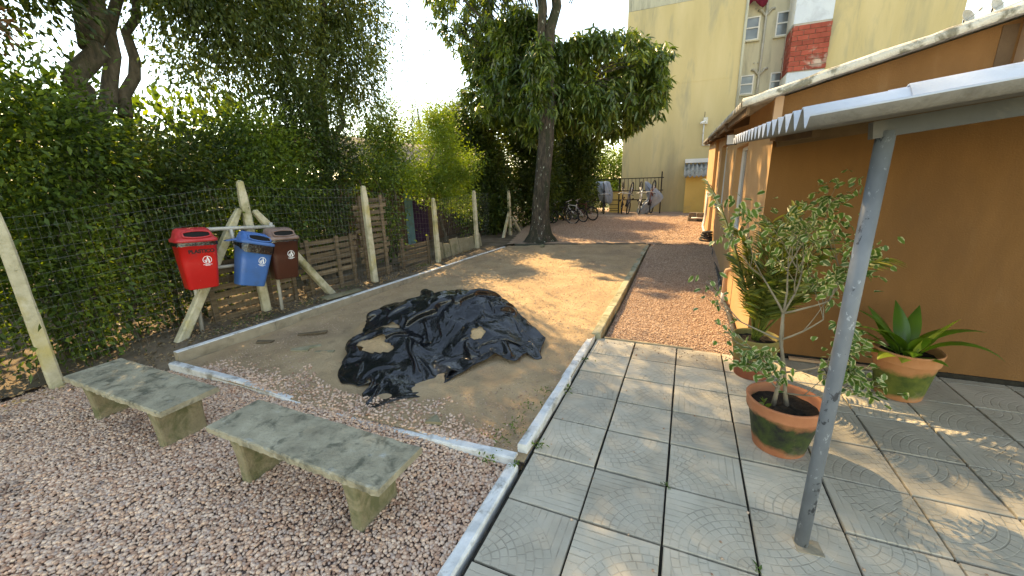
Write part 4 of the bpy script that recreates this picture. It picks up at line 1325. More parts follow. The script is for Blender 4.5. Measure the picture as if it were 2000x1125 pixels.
def drape():
    n_ = 118
    u = np.linspace(-1, 1, n_)
    U, Vv = np.meshgrid(u, u)
    dx_ = U*np.sqrt(1-Vv**2/2); dy_ = Vv*np.sqrt(1-U**2/2)          # square to disc: the sheet has a smooth edge
    ang = np.arctan2(dy_, dx_); rr_ = np.hypot(dx_, dy_)
    lim = 1 + .07*np.sin(3*ang+1.0) + .05*np.sin(5*ang+.4) + .13*np.exp(-((ang+1.15)/.28)**2) - .06*np.exp(-((ang+2.3)/.3)**2)
    lim = 1 + (lim-1)*rr_**2
    rx_ = dx_*lim*1.58; ry_ = dy_*lim*1.72                            # flat sheet, metres
    sq = .92 - .22*rr_**2                                                # its rim is gathered in
    px = -2.96 + rx_*sq + vnoise(rx_, ry_, 2.1, 31)*.12; py = 4.12 + ry_*sq + vnoise(rx_, ry_, 2.1, 32)*.12
    pz = z_heap(px, py) + .05 + (np.abs(vnoise(rx_, ry_, 1.9, 33))*.34 + np.abs(vnoise(rx_, ry_, 4.2, 34))*.20)*(.25+rr_**1.5)
    P = np.stack([px, py, pz], -1); Q = P.copy()
    F0 = np.stack([rx_, ry_], -1)
    sl_ = np.s_
    def rest(a, b):
        return np.linalg.norm(F0[b]-F0[a], axis=-1, keepdims=True)
    sets = []
    for a, b in ((sl_[:, 0:-1:2], sl_[:, 1::2]), (sl_[:, 1:-1:2], sl_[:, 2::2]), (sl_[0:-1:2], sl_[1::2]), (sl_[1:-1:2], sl_[2::2])):
        sets.append((a, b, rest(a, b)))
    shear = [(a, b, rest(a, b)) for a, b in ((sl_[:-1, :-1], sl_[1:, 1:]), (sl_[:-1, 1:], sl_[1:, :-1]))]
    bend = [(a, b, rest(a, b)*.96) for a, b in ((sl_[:, :-6], sl_[:, 6:]), (sl_[:-6], sl_[6:]), (sl_[:, :-3], sl_[:, 3:]), (sl_[:-3], sl_[3:]))]
    for it in range(64):
        V_ = (P-Q)*.92
        Q = P.copy()
        V_[..., 2] -= .0020
        P = P+V_
        for _ in range(4):
            for a, b, L0 in sets:
                d = P[b]-P[a]; l = np.linalg.norm(d, axis=-1, keepdims=True)+1e-9
                c = d*(1-L0/l)*.5
                P[a] += c; P[b] -= c
            for a, b, L0 in shear:
                d = P[b]-P[a]; l = np.linalg.norm(d, axis=-1, keepdims=True)+1e-9
                c = d*(1-L0/l)*.12
                P[a] += c; P[b] -= c
            for a, b, L0 in bend:
                d = P[b]-P[a]; l = np.linalg.norm(d, axis=-1, keepdims=True)+1e-9
                c = d*(1-L0/l)*.03*(l < L0)
                P[a] += c; P[b] -= c
            g = z_heap(P[..., 0], P[..., 1])+.008
            hit = P[..., 2] < g
            P[..., 2] = np.where(hit, g, P[..., 2])
            Q[..., :2] = np.where(hit[..., None], P[..., :2]*.95+Q[..., :2]*.05, Q[..., :2])
    return P, n_
P, n_ = drape()
idx = np.arange(n_*n_).reshape(n_, n_)
F = np.stack([idx[:-1, :-1], idx[:-1, 1:], idx[1:, 1:], idx[1:, :-1]], -1).reshape(-1, 4)
pc = P.reshape(-1, 3)[F].mean(1)
def hole(cx, cy, rx, ry, a):
    dx, dy = pc[:, 0]-cx, pc[:, 1]-cy
    u = dx*math.cos(a)+dy*math.sin(a); v = -dx*math.sin(a)+dy*math.cos(a)
    return (u/rx)**2+(v/ry)**2 + vnoise(pc[:, 0], pc[:, 1], 8, 3)*.5 < 1
keep = ~(hole(-3.40, 3.42, .27, .09, .12) | hole(-3.52, 3.80, .16, .08, .4) | hole(-2.26, 3.98, .09, .07, .0))
me = fast_mesh('plastic_sheet', P.reshape(-1, 3), F[keep], smooth=True)
o = link('plastic_sheet', me, M['plastic'])
tag(o, 'crumpled black plastic sheet spread over the sand heap', 'plastic sheet')
sb = o.modifiers.new('sub', 'SUBSURF'); sb.levels = 1; sb.render_levels = 1
so = o.modifiers.new('sol', 'SOLIDIFY'); so.thickness = .003; so.offset = 1

# ------------------------------------------------------------------ debris on the court
def scrap(name, label, cat, pts, z, th, mat, group=None):
    cx_ = sum(p[0] for p in pts)/len(pts); cy_ = sum(p[1] for p in pts)/len(pts)
    n = len(pts)
    V = [(p[0]-cx_, p[1]-cy_, 0) for p in pts] + [(p[0]-cx_, p[1]-cy_, th+.004*math.sin(k_*2.1)) for k_, p in enumerate(pts)]
    F = [tuple(reversed(range(n))), tuple(range(n, 2*n))] + [(k_, (k_+1) % n, n+(k_+1) % n, n+k_) for k_ in range(n)]
    o = link(name, MB().add(V, F).mesh(name), mat)
    o.location = (cx_, cy_, z)
    return tag(o, label, cat, group)
scrap('wood_scrap', 'grey splinter of board lying nearest the fence kerb', 'wood scrap', [(-5.02, 3.62), (-4.70, 3.86), (-4.66, 3.80), (-4.97, 3.57)], .03, .015, M['board'], 'wood scraps')
scrap('wood_scrap', 'grey broken batten lying left of the black sheet', 'wood scrap', [(-4.62, 3.20), (-4.36, 3.44), (-4.30, 3.40), (-4.40, 3.30), (-4.34, 3.22), (-4.58, 3.15)], .03, .015, M['slab'], 'wood scraps')
scrap('wood_scrap', 'short grey strip of wood beside the broken batten', 'wood scrap', [(-4.25, 3.27), (-4.02, 3.36), (-4.00, 3.31), (-4.23, 3.22)], .03, .012, M['slab'], 'wood scraps')
scrap('wood_scrap', 'thin leftmost sliver of pale wood near the court corner', 'wood scrap', [(-5.36, 3.25), (-5.12, 3.33), (-5.10, 3.27), (-5.30, 3.18)], .03, .012, M['board'], 'wood scraps')
scrap('tile_shard', 'grey triangular tile shard by the buried kerb', 'tile shard', [(-1.98, 2.46), (-1.83, 2.50), (-1.95, 2.60)], .02, .03, M['slab'])
scrap('leaning_board', 'dark flat board lying behind the fence kerb beside the stay', 'board', [(-5.98, 4.85), (-5.72, 5.55), (-5.60, 5.52), (-5.74, 4.80)], .125, .025, M['slab'])
o = link('loose_rock', MB().add(*[(lambda V, F: ([tuple(v*np.array([.09, .07, .06])*random.uniform(.8, 1.2)) for v in V], [tuple(f) for f in F]))(*ico())][0]).mesh('loose_rock'), M['slab'])
o.location = (-3.98, 11.35, .10); tag(o, 'single pale rock on the sand in front of the big tree', 'rock')

# ------------------------------------------------------------------ potted plants
def pot(root, r1, r0, h, mat, soil_z):
    prof = [(r0*.96, 0.0), (r0, .008), (r0+(r1-r0)*.72, h*.74), (r1*.965, h*.76), (r1*.985, h*.80), (r1*.99, h*.93), (r1*1.015, h*.96), (r1*1.02, h*.985), (r1*.995, h), (r1*.93, h*.985), (r1*.90, h*.94), (r1*.86, soil_z-.02)]
    o = lpart(root, 'pot', MB().lathe(prof, 48), mat, True)
    sm_ = MB()
    n = 30; V = [(0, 0, soil_z+.015)]; F = []
    for q in (.5, 1.0):
        for k in range(n):
            a = 2*PI*k/n
            V.append((r1*.9*q*math.cos(a), r1*.9*q*math.sin(a), soil_z+random.uniform(-.008, .012)))
    for k in range(n):
        k2 = (k+1) % n
        F.append((0, 1+k, 1+k2)); F.append((1+k, 1+n+k, 1+n+k2, 1+k2))
    lpart(root, 'potting_soil', sm_.add(V, F), M['pot_soil'], True)
    return o
# variegated leaf
m, nt, b = newmat('variegated_leaf')
sx_ = node(nt, 'ShaderNodeSeparateXYZ', {0: coords(nt, 'uv')})
e_ = mth(nt, 'ABSOLUTE', mth(nt, 'SUBTRACT', sx_.outputs[0], .5))
g_ = nt.nodes.new('ShaderNodeNewGeometry')
nz = noise(nt, g_.outputs['Position'], 90, 3)
e2 = mth(nt, 'ADD', e_, mth(nt, 'MULTIPLY', mth(nt, 'SUBTRACT', nz, .5), .35))
gcol = ramp(nt, g_.outputs['Random Per Island'], [(0, (.05, .11, .018)), (.5, (.09, .18, .03)), (1, (.15, .24, .045))])
f_ = node(nt, 'ShaderNodeMapRange', {0: e2, 1: .26, 2: .34, 3: 0.0, 4: 1.0}).outputs[0]
lc = mixc(nt, f_, gcol, (.50, .50, .27))
nt.links.new(lc, b.inputs['Base Color']); b.inputs['Roughness'].default_value = .4
tr = nt.nodes.new('ShaderNodeBsdfTranslucent'); nt.links.new(lc, tr.inputs[0])
mx = nt.nodes.new('ShaderNodeMixShader'); mx.inputs[0].default_value = .35
nt.links.new(b.outputs[0], mx.inputs[1]); nt.links.new(tr.outputs[0], mx.inputs[2]); nt.links.new(mx.outputs[0], nt.nodes['Material Output'].inputs[0])
M['ficus'] = m

M['pot_a'] = potmat('pot_black_moss', (.37, .125, .058), (.47, .18, .085), (.012, .016, .012), (.045, .07, .014), .055, .30, .16)
M['pot_b'] = potmat('pot_red_brown', (.20, .055, .028), (.30, .085, .042), (.13, .12, .035), (.24, .17, .05), .22, .60, -.25)
M['pot_c'] = potmat('pot_green_moss', (.40, .155, .06), (.50, .22, .095), (.045, .075, .010), (.12, .145, .022), .05, .30, -.10)

p1 = thing('potted_ficus', 'terracotta pot nearest the pole with a sparse variegated ficus', 'potted plant', (.80, 3.26, 0), group='terracotta pots by the house')
pot(p1, .255, .175, .42, M['pot_a'], .345)
tw = MB(); tips = []
rr = random.Random(3)
def grow(mb, p, d, L, r0, depth, tips, rr, wob=.35, gr=.25):
    pts = [p]; q = p.copy(); dd = d.copy()
    n = 4
    for i in range(n):
        dd = (dd + Vector((rr.uniform(-1, 1), rr.uniform(-1, 1), rr.uniform(-.6, 1)*.7))*wob*.35 + Vector((0, 0, gr*.1))).normalized()
        q = q + dd*L/n
        pts.append(q.copy())
    mb.tube(pts, [r0*(1-.45*i/n) for i in range(n+1)], 6 if r0 > .006 else 4)
    if depth == 0:
        tips.append((q, dd)); tips.append((pts[2], dd))
        return
    for k in range(rr.choice((2, 3))):
        nd_ = (dd + Vector((rr.uniform(-1, 1), rr.uniform(-1, 1), rr.uniform(-.35, .8)))*.85).normalized()
        grow(mb, q if k < 2 else pts[2], nd_, L*rr.uniform(.6, .9), r0*.58, depth-1, tips, rr, wob, gr)
s1 = [Vector((-.075, -.02, .33)), Vector((-.065, -.02, .50)), Vector((-.05, -.01, .70)), Vector((-.09, .0, .88)), Vector((-.095, .02, 1.08))]
s2 = [Vector((.02, .0, .33)), Vector((-.005, .01, .45)), Vector((-.03, .01, .62)), Vector((-.07, .02, .80)), Vector((-.085, .02, 1.0))]
tw.tube(s1, [.017, .014, .012, .011, .010], 8); tw.tube(s2, [.020, .015, .012, .010, .008], 8)
for d, L in (((.35, .1, .8), .34), ((-.35, .05, .75), .34), ((.8, -.1, .35), .30), ((.15, .25, .9), .36)):
    grow(tw, s1[-1], Vector(d).normalized(), L*.92, .009, 3, tips, rr)
for d, L, base in (((-.8, -.2, .3), .24, s1[2]), ((.8, -.15, .35), .26, s2[2]), ((-.3, -.5, .3), .2, s1[1]), ((.7, -.3, .15), .24, s2[1]), ((-.9, .1, .25), .28, s1[3]), ((.9, .1, .5), .30, s1[3])):
    grow(tw, base, Vector(d).normalized(), L, .008, 2, tips, rr)
lpart(p1, 'stem', tw, M['grey_twig'], True)
PP = []; DD = []
for (q, d) in tips:
    right = q.x > .05
    n = rr.choice((8, 10, 12)) if q.z < .85 else (rr.choice((5, 7, 8)) if right else rr.choice((1, 2, 3, 4)))
    for k in range(n):
        PP.append(q + Vector((rr.gauss(0, .05), rr.gauss(0, .05), rr.gauss(0, .045)))); DD.append(d*.4 + Vector((rr.gauss(0, .6), rr.gauss(0, .6), rr.gauss(-.5, .5))))
PP = np.array(PP); DD = np.array(DD)
V, F, UV = leaf_arrays(PP, DD, rng.uniform(.045, .07, len(PP)), rng.uniform(.034, .048, len(PP)), .10, .15, rng, 2)
link('foliage', fast_mesh('foliage', V, F, UV, True), M['ficus'], p1)
# little weed in the pot
PP = np.array([(-.14, -.08, .36)]*7)+rng.normal(size=(7, 3))*.012; DD = rng.normal(size=(7, 3))*.8+np.array([0, 0, .5])
V, F, UV = leaf_arrays(PP, DD, .075, .035, .15, .2, rng, 2)
link('weed', fast_mesh('weed', V, F, UV, True), M['weed'], p1)

def frond(mb_r, L, lift, droop, az, nl=26, ll=.26, wleaf=.02, width=1.0):
    pts = []
    for i in range(13):
        t = i/12
        rad_ = L*math.cos(lift)*(t*.9 + .25*t*t)
        z = L*math.sin(lift)*t*1.15 - droop*L*t*t*t
        pts.append(Vector((rad_*math.cos(az), rad_*math.sin(az), z)))
    mb_r.tube(pts, [.011*(1-.8*i/12)+.0015 for i in range(13)], 5)
    P_ = []; D_ = []; Ls = []
    side = Vector((-math.sin(az), math.cos(az), 0))
    for k in range(nl):
        t = .26 + .74*k/(nl-1)
        f = t*12; i = min(11, int(f)); c = pts[i].lerp(pts[i+1], f-i); tg = (pts[i+1]-pts[i]).normalized()
        for sg in (-1, 1):
            d = (tg*(.75+.6*t) + side*sg*width + Vector((0, 0, .25-.5*t)))
            P_.append(c); D_.append(d); Ls.append(ll*(1-.75*abs(t-.5)**1.5*1.6)*random.uniform(.85, 1.1))
    return leaf_arrays(np.array([tuple(p) for p in P_]), np.array([tuple(d) for d in D_]), np.array(Ls), wleaf, .12, .28, rng, 2)
M['palm'] = leafmat('palm_leaf', [(.035, .06, .013), (.065, .10, .02), (.12, .15, .032), (.18, .19, .05)], .3, .38)
M['palm_pale'] = leafmat('palm_leaf_glossy', [(.19, .22, .13), (.28, .31, .20)], .25, .30, spec=.6)
p2 = thing('potted_palm', 'reddish pot at the house corner holding an areca palm', 'potted plant', (.76, 4.50, 0), group='terracotta pots by the house')
pot(p2, .215, .16, .445, M['pot_b'], .385)
for k, (L, lift, droop, az, w) in enumerate(((1.35, 1.26, .12, R(172), 1), (1.0, 1.18, .2, R(20), 1), (1.12, .98, .26, R(-8), 1), (1.0, 1.3, .12, R(80), 1), (1.0, 1.35, .12, R(-60), 1), (.95, 1.2, .2, R(-25), 1), (.95, 1.3, .15, R(130), 1), (.8, 1.1, .3, R(-95), 1), (1.05, 1.42, .08, R(30), .8), (1.0, 1.4, .1, R(-100), .8), (.8, .95, .3, R(40), 1), (.8, 1.3, .2, R(205), 1), (.95, 1.38, .15, R(-30), 1), (1.0, 1.45, .08, R(10), .8), (.8, 1.15, .25, R(-55), 1), (.9, 1.36, .12, R(60), 1), (.9, 1.3, .14, R(0), 1), (.7, 1.2, .2, R(-80), 1), (.85, 1.4, .1, R(160), 1))):
    rm = MB()
    V, F, UV = frond(rm, L*1.22, lift, droop, az, 30, .30, .024, w)
    rm.xf(Matrix.Translation((random.uniform(-.03, .03), random.uniform(-.03, .03), .37)))
    fr_ = lpart(p2, 'frond', rm, M['palm'], True)
    link('leaflets', fast_mesh('leaflets', V+np.array([0, 0, .37]), F, UV, True), M['palm_pale'] if k == 0 else M['palm'], fr_)

M['broad'] = leafmat('broad_leaf', [(.045, .11, .016), (.075, .17, .026)], .35, .33, spec=.5)
M['broad_y'] = leafmat('broad_leaf_pale', [(.15, .22, .04), (.2, .27, .06)], .35, .35)
p3 = thing('potted_lily', 'mossy terracotta pot against the ochre wall with broad strap leaves', 'potted plant', (1.97, 4.52, 0), group='terracotta pots by the house')
pot(p3, .245, .172, .475, M['pot_c'], .40)
def blade(L, W, az, lift, bend, twist=0.0):
    n = 9
    V = []; F = []
    p = Vector((0, 0, 0)); el = lift
    side = Vector((-math.sin(az), math.cos(az), 0))
    for i in range(n+1):
        t = i/n
        w = W*max(0, math.sin(PI*t**.85))**1.1 + .008
        if i == n: w = .003
        d = Vector((math.cos(az)*math.cos(el), math.sin(az)*math.cos(el), math.sin(el)))
        nrm = side.cross(d)
        for s in (-1, -.5, 0, .5, 1):
            q = p + (side*math.cos(twist)+nrm*math.sin(twist))*s*w/2 + nrm*abs(s)*w*.12
            V.append(tuple(q))
        p = p + d*L/n
        el -= bend/n
    for i in range(n):
        for j in range(4):
            a = i*5+j
            F.append((a, a+1, a+6, a+5))
    return MB().add(V, F)
for (x, y, L, W, az, lift, bend, mt) in ((-.02, .02, .46, .10, 95, 1.35, .8, 'broad'), (-.10, .0, .50, .08, 185, .95, 1.1, 'broad'), (.06, -.04, .55, .09, -20, 1.25, 2.3, 'broad'), (.03, .03, .36, .10, 30, 1.0, .8, 'broad'),
                                         (-.05, -.05, .44, .06, 190, .75, .9, 'broad'), (-.06, .04, .42, .11, 130, 1.15, .6, 'broad'), (.0, -.08, .30, .10, -110, 1.1, 1.6, 'broad'), (-.10, -.08, .26, .10, -140, .9, 1.8, 'broad_y'),
                                         (.02, -.06, .36, .06, -70, 1.35, .7, 'broad_y'), (-.03, .03, .48, .10, 160, 1.3, 1.2, 'broad'), (.05, .04, .5, .09, -5, 1.35, 1.7, 'broad'), (.0, .0, .44, .09, -150, 1.3, 1.5, 'broad'), (.02, -.03, .42, .09, -95, 1.35, 1.4, 'broad'), (-.06, -.02, .5, .085, 200, 1.15, 1.3, 'broad'), (.05, .0, .40, .05, 5, 1.2, .5, 'broad_y'), (-.12, -.02, .26, .09, 200, .6, 1.0, 'broad'), (.0, .06, .42, .10, 60, 1.3, .6, 'broad'), (.03, -.1, .24, .085, -60, .9, 1.5, 'broad'), (-.03, -.11, .22, .08, -120, .8, 1.4, 'broad_y')):
    mb = blade(L*1.2, W*1.25, R(az), lift, bend).xf(Matrix.Translation((x*.85, y*.85, .39)))
    lpart(p3, 'leaf', mb, M[mt], True)
st = MB()
for k in range(10):
    a = rr.uniform(0, 6.3); x, y = rr.uniform(-.1, .08), rr.uniform(-.12, .05)
    st.tube([(x, y, .36), (x+.02*math.cos(a), y+.02*math.sin(a), .44), (x+.05*math.cos(a), y+.05*math.sin(a), .50)], .003, 4)
lpart(p3, 'stalks', st, M['weed'])
# litter behind the pots
o = link('floor_batten', MB().bar((1.20, 5.03, .02), (1.98, 5.02, .03), .05, .03).mesh('floor_batten'), M['beige_paint']); tag(o, 'thin reddish batten lying at the foot of the ochre wall', 'batten')

# ------------------------------------------------------------------ trees and hedge
M['leaf_hedge'] = leafmat('hedge_leaf', [(.028, .052, .012), (.055, .098, .018), (.09, .15, .028), (.15, .22, .045)], .45, .42)
M['leaf_dark'] = leafmat('dark_leaf', [(.024, .042, .011), (.046, .076, .018), (.08, .12, .03)], .42, .42)
M['leaf_willow'] = leafmat('hanging_leaf', [(.035, .055, .015), (.062, .092, .024), (.105, .14, .042)], .42, .42)
M['leaf_light'] = leafmat('light_leaf', [(.075, .13, .02), (.12, .19, .03), (.17, .245, .045)], .45, .42)
M['leaf_mango'] = leafmat('mango_leaf', [(.034, .064, .015), (.055, .096, .02), (.085, .135, .03), (.15, .20, .045)], .38, .35, spec=.5)
M['leaf_red'] = leafmat('red_young_leaf', [(.14, .06, .025), (.20, .09, .04), (.09, .09, .03)], .35, .42)
M['leaf_far'] = leafmat('far_leaf', [(.07, .10, .06), (.11, .15, .08)], .3, .6)

def crown(root, V, F, UV, mat, name='crown'):
    return link(name, fast_mesh(name, V, F, UV), mat, root, local=False)
def cat3(*a):
    Vs, Fs, Us = [], [], []; n = 0
    for V, F, U_ in a:
        Vs.append(V); Fs.append(F+n); Us.append(U_); n += len(V)
    return np.concatenate(Vs), np.concatenate(Fs), np.concatenate(Us)

# big mango-like tree in the middle
mg = thing('mango_tree', 'broad leaved tree with flared lichened trunk at the head of the sand court', 'tree', (-4.43, 12.35, .08))
tm = MB()
rings = []
pathp = [(-4.43, 12.35, -.1, 1.0), (-4.43, 12.35, .12, .62), (-4.42, 12.35, .35, .44), (-4.40, 12.35, .7, .355), (-4.37, 12.35, 1.3, .31), (-4.28, 12.35, 2.2, .29), (-4.18, 12.35, 3.2, .285), (-4.15, 12.38, 4.2, .27), (-4.15, 12.4, 5.2, .25)]
for (x, y, z, r_) in pathp:
    ring = []
    for k in range(28):
        a = 2*PI*k/28
        fl_ = 1 + (.28*math.sin(a*5+1)+.12*math.sin(a*9))*max(0, (r_-.30))*1.2 + .04*math.sin(a*3+z*2)
        ring.append((x+r_*fl_*math.cos(a)*(.86 if z > .2 else .84), y+r_*fl_*math.sin(a)*.8, z))
    rings.append(ring)
tm.loft(rings)
BR = [((-4.15, 12.4, 5.0), (-4.45, 12.4, 8.6), .16, .09), ((-4.12, 12.4, 5.0), (-3.7, 12.5, 8.8), .19, .10), ((-4.1, 12.5, 4.6), (-2.4, 14.0, 5.3), .12, .05), ((-4.15, 12.5, 4.8), (-6.6, 14.0, 6.6), .13, .05),
      ((-4.2, 12.5, 3.9), (-6.0, 13.8, 4.6), .09, .03), ((-4.1, 12.5, 4.2), (-3.4, 13.6, 4.8), .09, .03), ((-4.1, 12.4, 4.3), (-4.6, 13.6, 5.0), .09, .03), ((-3.75, 12.5, 7.2), (-2.9, 12.4, 8.7), .09, .05), ((-4.4, 12.4, 7.2), (-5.9, 12.3, 8.3), .09, .04)]
for i, (a, b_, r0, r1) in enumerate(BR):
    limb(tm, a, b_, r0, r1, .13, 6, 8, i)
wpart(mg, 'trunk', tm, M['mango_bark'], True)
lobes = [(-1.85, 12.1, 4.55, 1.25, 1.25, 1.25, 210), (-1.3, 12.0, 4.8, .75, .9, .75, 70), (-3.2, 11.9, 4.3, 1.2, 1.4, .95, 170), (-4.5, 12.0, 4.3, 1.1, 1.5, .95, 150), (-5.7, 12.1, 4.6, 1.15, 1.2, .95, 160),
         (-5.9, 12.2, 6.5, 1.45, 1.2, 1.15, 125), (-4.9, 12.3, 5.9, 1.0, 1.1, .8, 90), (-7.0, 12.3, 7.5, 1.2, 1.1, 1.0, 60), (-5.0, 12.3, 8.7, 1.6, 1.5, 1.2, 120), (-2.7, 12.4, 9.0, 1.5, 1.5, 1.1, 90), (-2.3, 12.1, 3.6, .9, .9, .55, 80), (-4.0, 11.4, 3.55, .9, .7, .45, 60), (-1.1, 12.2, 4.1, .5, .7, .6, 40), (-5.7, 12.1, 5.6, 1.1, .8, .8, 120), (-6.6, 12.2, 6.6, 1.0, .7, .7, 30)]
C, O = lobe_clumps(lobes)
C = (C-np.array([0, 0, CAM_H]))*1.18+np.array([0, 0, CAM_H])
C2, O2 = lobe_clumps([(-4.2, 11.85, 4.35, .5, .22, .65, 22), (-4.2, 11.85, 5.4, .5, .22, .6, 34), (-5.2, 12.9, 5.5, 1.0, .4, .9, 75), (-3.5, 12.8, 4.5, .85, .4, .75, 50), (-5.9, 12.9, 4.6, .8, .4, .7, 34), (-4.7, 12.8, 4.4, .6, .4, .6, 30), (-2.7, 12.9, 4.2, .75, .4, .65, 34), (-3.5, 12.8, 5.7, .75, .35, .55, 54), (-2.8, 12.9, 5.8, .75, .35, .55, 46), (-5.6, 12.9, 6.6, .85, .35, .65, 40), (-4.9, 12.8, 6.7, .6, .3, .5, 34), (-4.0, 10.9, 8.9, 1.6, 1.1, 1.0, 80), (-5.3, 10.8, 8.8, 1.2, 1.1, 1.0, 60)])
C = np.concatenate([C, C2]); O = np.concatenate([O, O2])
n = len(C); per = 18
az = rng.uniform(0, 2*PI, n*per); el = rng.normal(-.65, .45, n*per)
D = np.stack([np.cos(az)*np.cos(el), np.sin(az)*np.cos(el), np.sin(el)], 1)
Pb = np.repeat(C, per, 0) + rng.normal(size=(n*per, 3))*.07
mL = leaf_arrays(Pb, D, rng.uniform(.19, .30, n*per), rng.uniform(.055, .082, n*per), .15, .25, rng, 2)
crown(mg, *mL, M['leaf_mango'])
twg = MB()
for i in range(0, n, 6):
    c = Vector(C[i]); a = Vector((-4.2, 12.9, 5.0)).lerp(c, .55)
    twg.tube([a, a.lerp(c, .5)+Vector((0, 0, .08)), c], [.022, .014, .007], 4)
wpart(mg, 'twigs', twg, M['mango_bark'])['kind'] = 'stuff'

def simple_tree(name, label, cat, base, limbs, lobes, per, rad, L, W, mat, hang=.2, out=.5, bark=None, squash=(1, 1, 1), group=None, extra=None, droop=0.0, cname='crown', seg=1):
    root = thing(name, label, cat, base, group=group)
    tb = MB()
    for i, (a, b_, r0, r1) in enumerate(limbs):
        limb(tb, a, b_, r0, r1, .10, 7, 9, sum(map(ord, name)) % 97 + i)
    if limbs:
        wpart(root, 'trunk', tb, bark or M['bark'], True)
    C, O = lobe_clumps(lobes)
    A = clump_leaves(C, O, per, rad, L, W, hang, out, rng, seg, droop, .25, squash)
    if extra is not None:
        A = cat3(A, extra)
    crown(root, *A, mat, cname)
    return root

# left tree with forked trunk
simple_tree('forked_tree', 'tall tree with forked brown trunk at the far left behind the fence', 'tree', (-8.45, 2.9, .1),
            [((-8.4, 2.75, 0), (-8.5, 3.25, 3.3), .19, .16), ((-8.5, 3.25, 3.3), (-8.45, 3.65, 4.3), .16, .13), ((-8.45, 3.6, 4.2), (-8.6, 3.55, 6.2), .11, .07), ((-8.45, 3.65, 4.3), (-8.3, 4.4, 6.4), .14, .08), ((-8.5, 3.45, 2.9), (-8.7, 4.3, 5.2), .13, .07), ((-8.6, 3.9, 3.3), (-8.9, 4.75, 5.6), .10, .05), ((-8.4, 4.2, 5.6), (-8.2, 6.0, 7.4), .07, .03), ((-8.5, 3.6, 5.6), (-8.2, 1.9, 7.4), .07, .03)],
            [(-8.3, 1.9, 4.9, 1.0, .9, .8, 80), (-8.3, 3.2, 5.4, .8, .6, .4, 18), (-8.0, 2.5, 4.9, .8, 1.0, .5, 70), (-8.5, 4.9, 5.4, .9, .8, .4, 24), (-8.3, .6, 4.4, .8, .9, .9, 70), (-8.3, 4.6, 6.1, 1.6, 1.5, .8, 70), (-9.2, 5.6, 4.2, 1.0, .9, .6, 16), (-8.6, 3.0, 7.6, 2.2, 2.2, 1.0, 130), (-8.4, 5.6, 7.3, 1.7, 1.6, 1.1, 120), (-8.6, 1.2, 4.2, .9, .9, .8, 60), (-8.2, 1.2, 6.4, 1.7, 1.4, 1.2, 70)],
            64, .42, .115, .048, M['leaf_dark'], .35, .4)
# hanging-leaf tree in the middle of the left mass
r_ = np.random.default_rng(8)
sp_, sdn = [], []
for k in range(420):
    x = -7.9 + r_.normal()*.85; y = r_.uniform(5.2, 9.2); z = r_.uniform(3.6, 7.6)
    ln = r_.uniform(.5, 1.5); m_ = int(ln*26)
    t = np.linspace(0, 1, m_)
    sx_ = x + .12*np.sin(t*3+k)*t; sy_ = y + .12*np.cos(t*2.5+k)*t + .1*t
    sp_.append(np.stack([sx_, sy_, z-ln*t], 1) + r_.normal(size=(m_, 3))*.02)
    dd = np.stack([r_.normal(size=m_)*.5, r_.normal(size=m_)*.5, np.full(m_, -.9)], 1)
    sdn.append(dd)
sp_ = np.concatenate(sp_); sdn = np.concatenate(sdn)
ex = leaf_arrays(sp_, sdn, r_.uniform(.07, .12, len(sp_)), r_.uniform(.022, .032, len(sp_)), .15, 0, r_, 1)
simple_tree('weeping_tree', 'large dark tree with hanging leafy strands behind the middle of the fence', 'tree', (-8.1, 7.4, .1),
            [((-8.1, 7.2, 0), (-8.1, 7.4, 3.2), .20, .15), ((-8.1, 7.4, 3.2), (-8.0, 7.9, 6.6), .14, .07), ((-8.1, 7.4, 3.0), (-8.2, 6.4, 6.4), .11, .06), ((-8.1, 7.4, 2.6), (-8.0, 8.6, 4.9), .08, .04), ((-8.0, 7.9, 5.5), (-7.8, 9.0, 7.0), .05, .03)],
            [(-8.1, 6.5, 6.5, 1.5, 1.6, 1.5, 170), (-8.0, 7.9, 7.0, 1.5, 1.3, 1.6, 150), (-8.0, 7.0, 9.0, 2.0, 2.2, 1.3, 120), (-8.1, 6.7, 4.6, 1.0, 1.3, 1.4, 135), (-8.0, 8.2, 5.0, .9, .9, 1.2, 110), (-7.9, 8.8, 6.0, .7, .6, 1.0, 40), (-8.0, 5.2, 5.2, 1.0, 1.0, 1.3, 130), (-8.1, 9.6, 8.9, 1.1, 1.5, .8, 84), (-8.1, 9.8, 10.4, 1.2, 1.5, .9, 62), (-8.2, 9.6, 12.0, 1.4, 1.6, 1.0, 60), (-8.1, 7.4, 9.4, 1.5, 1.6, 1.0, 60), (-8.2, 7.5, 11.3, 1.5, 1.8, 1.0, 50)],
            60, .40, .115, .04, M['leaf_willow'], .8, .2, extra=ex)
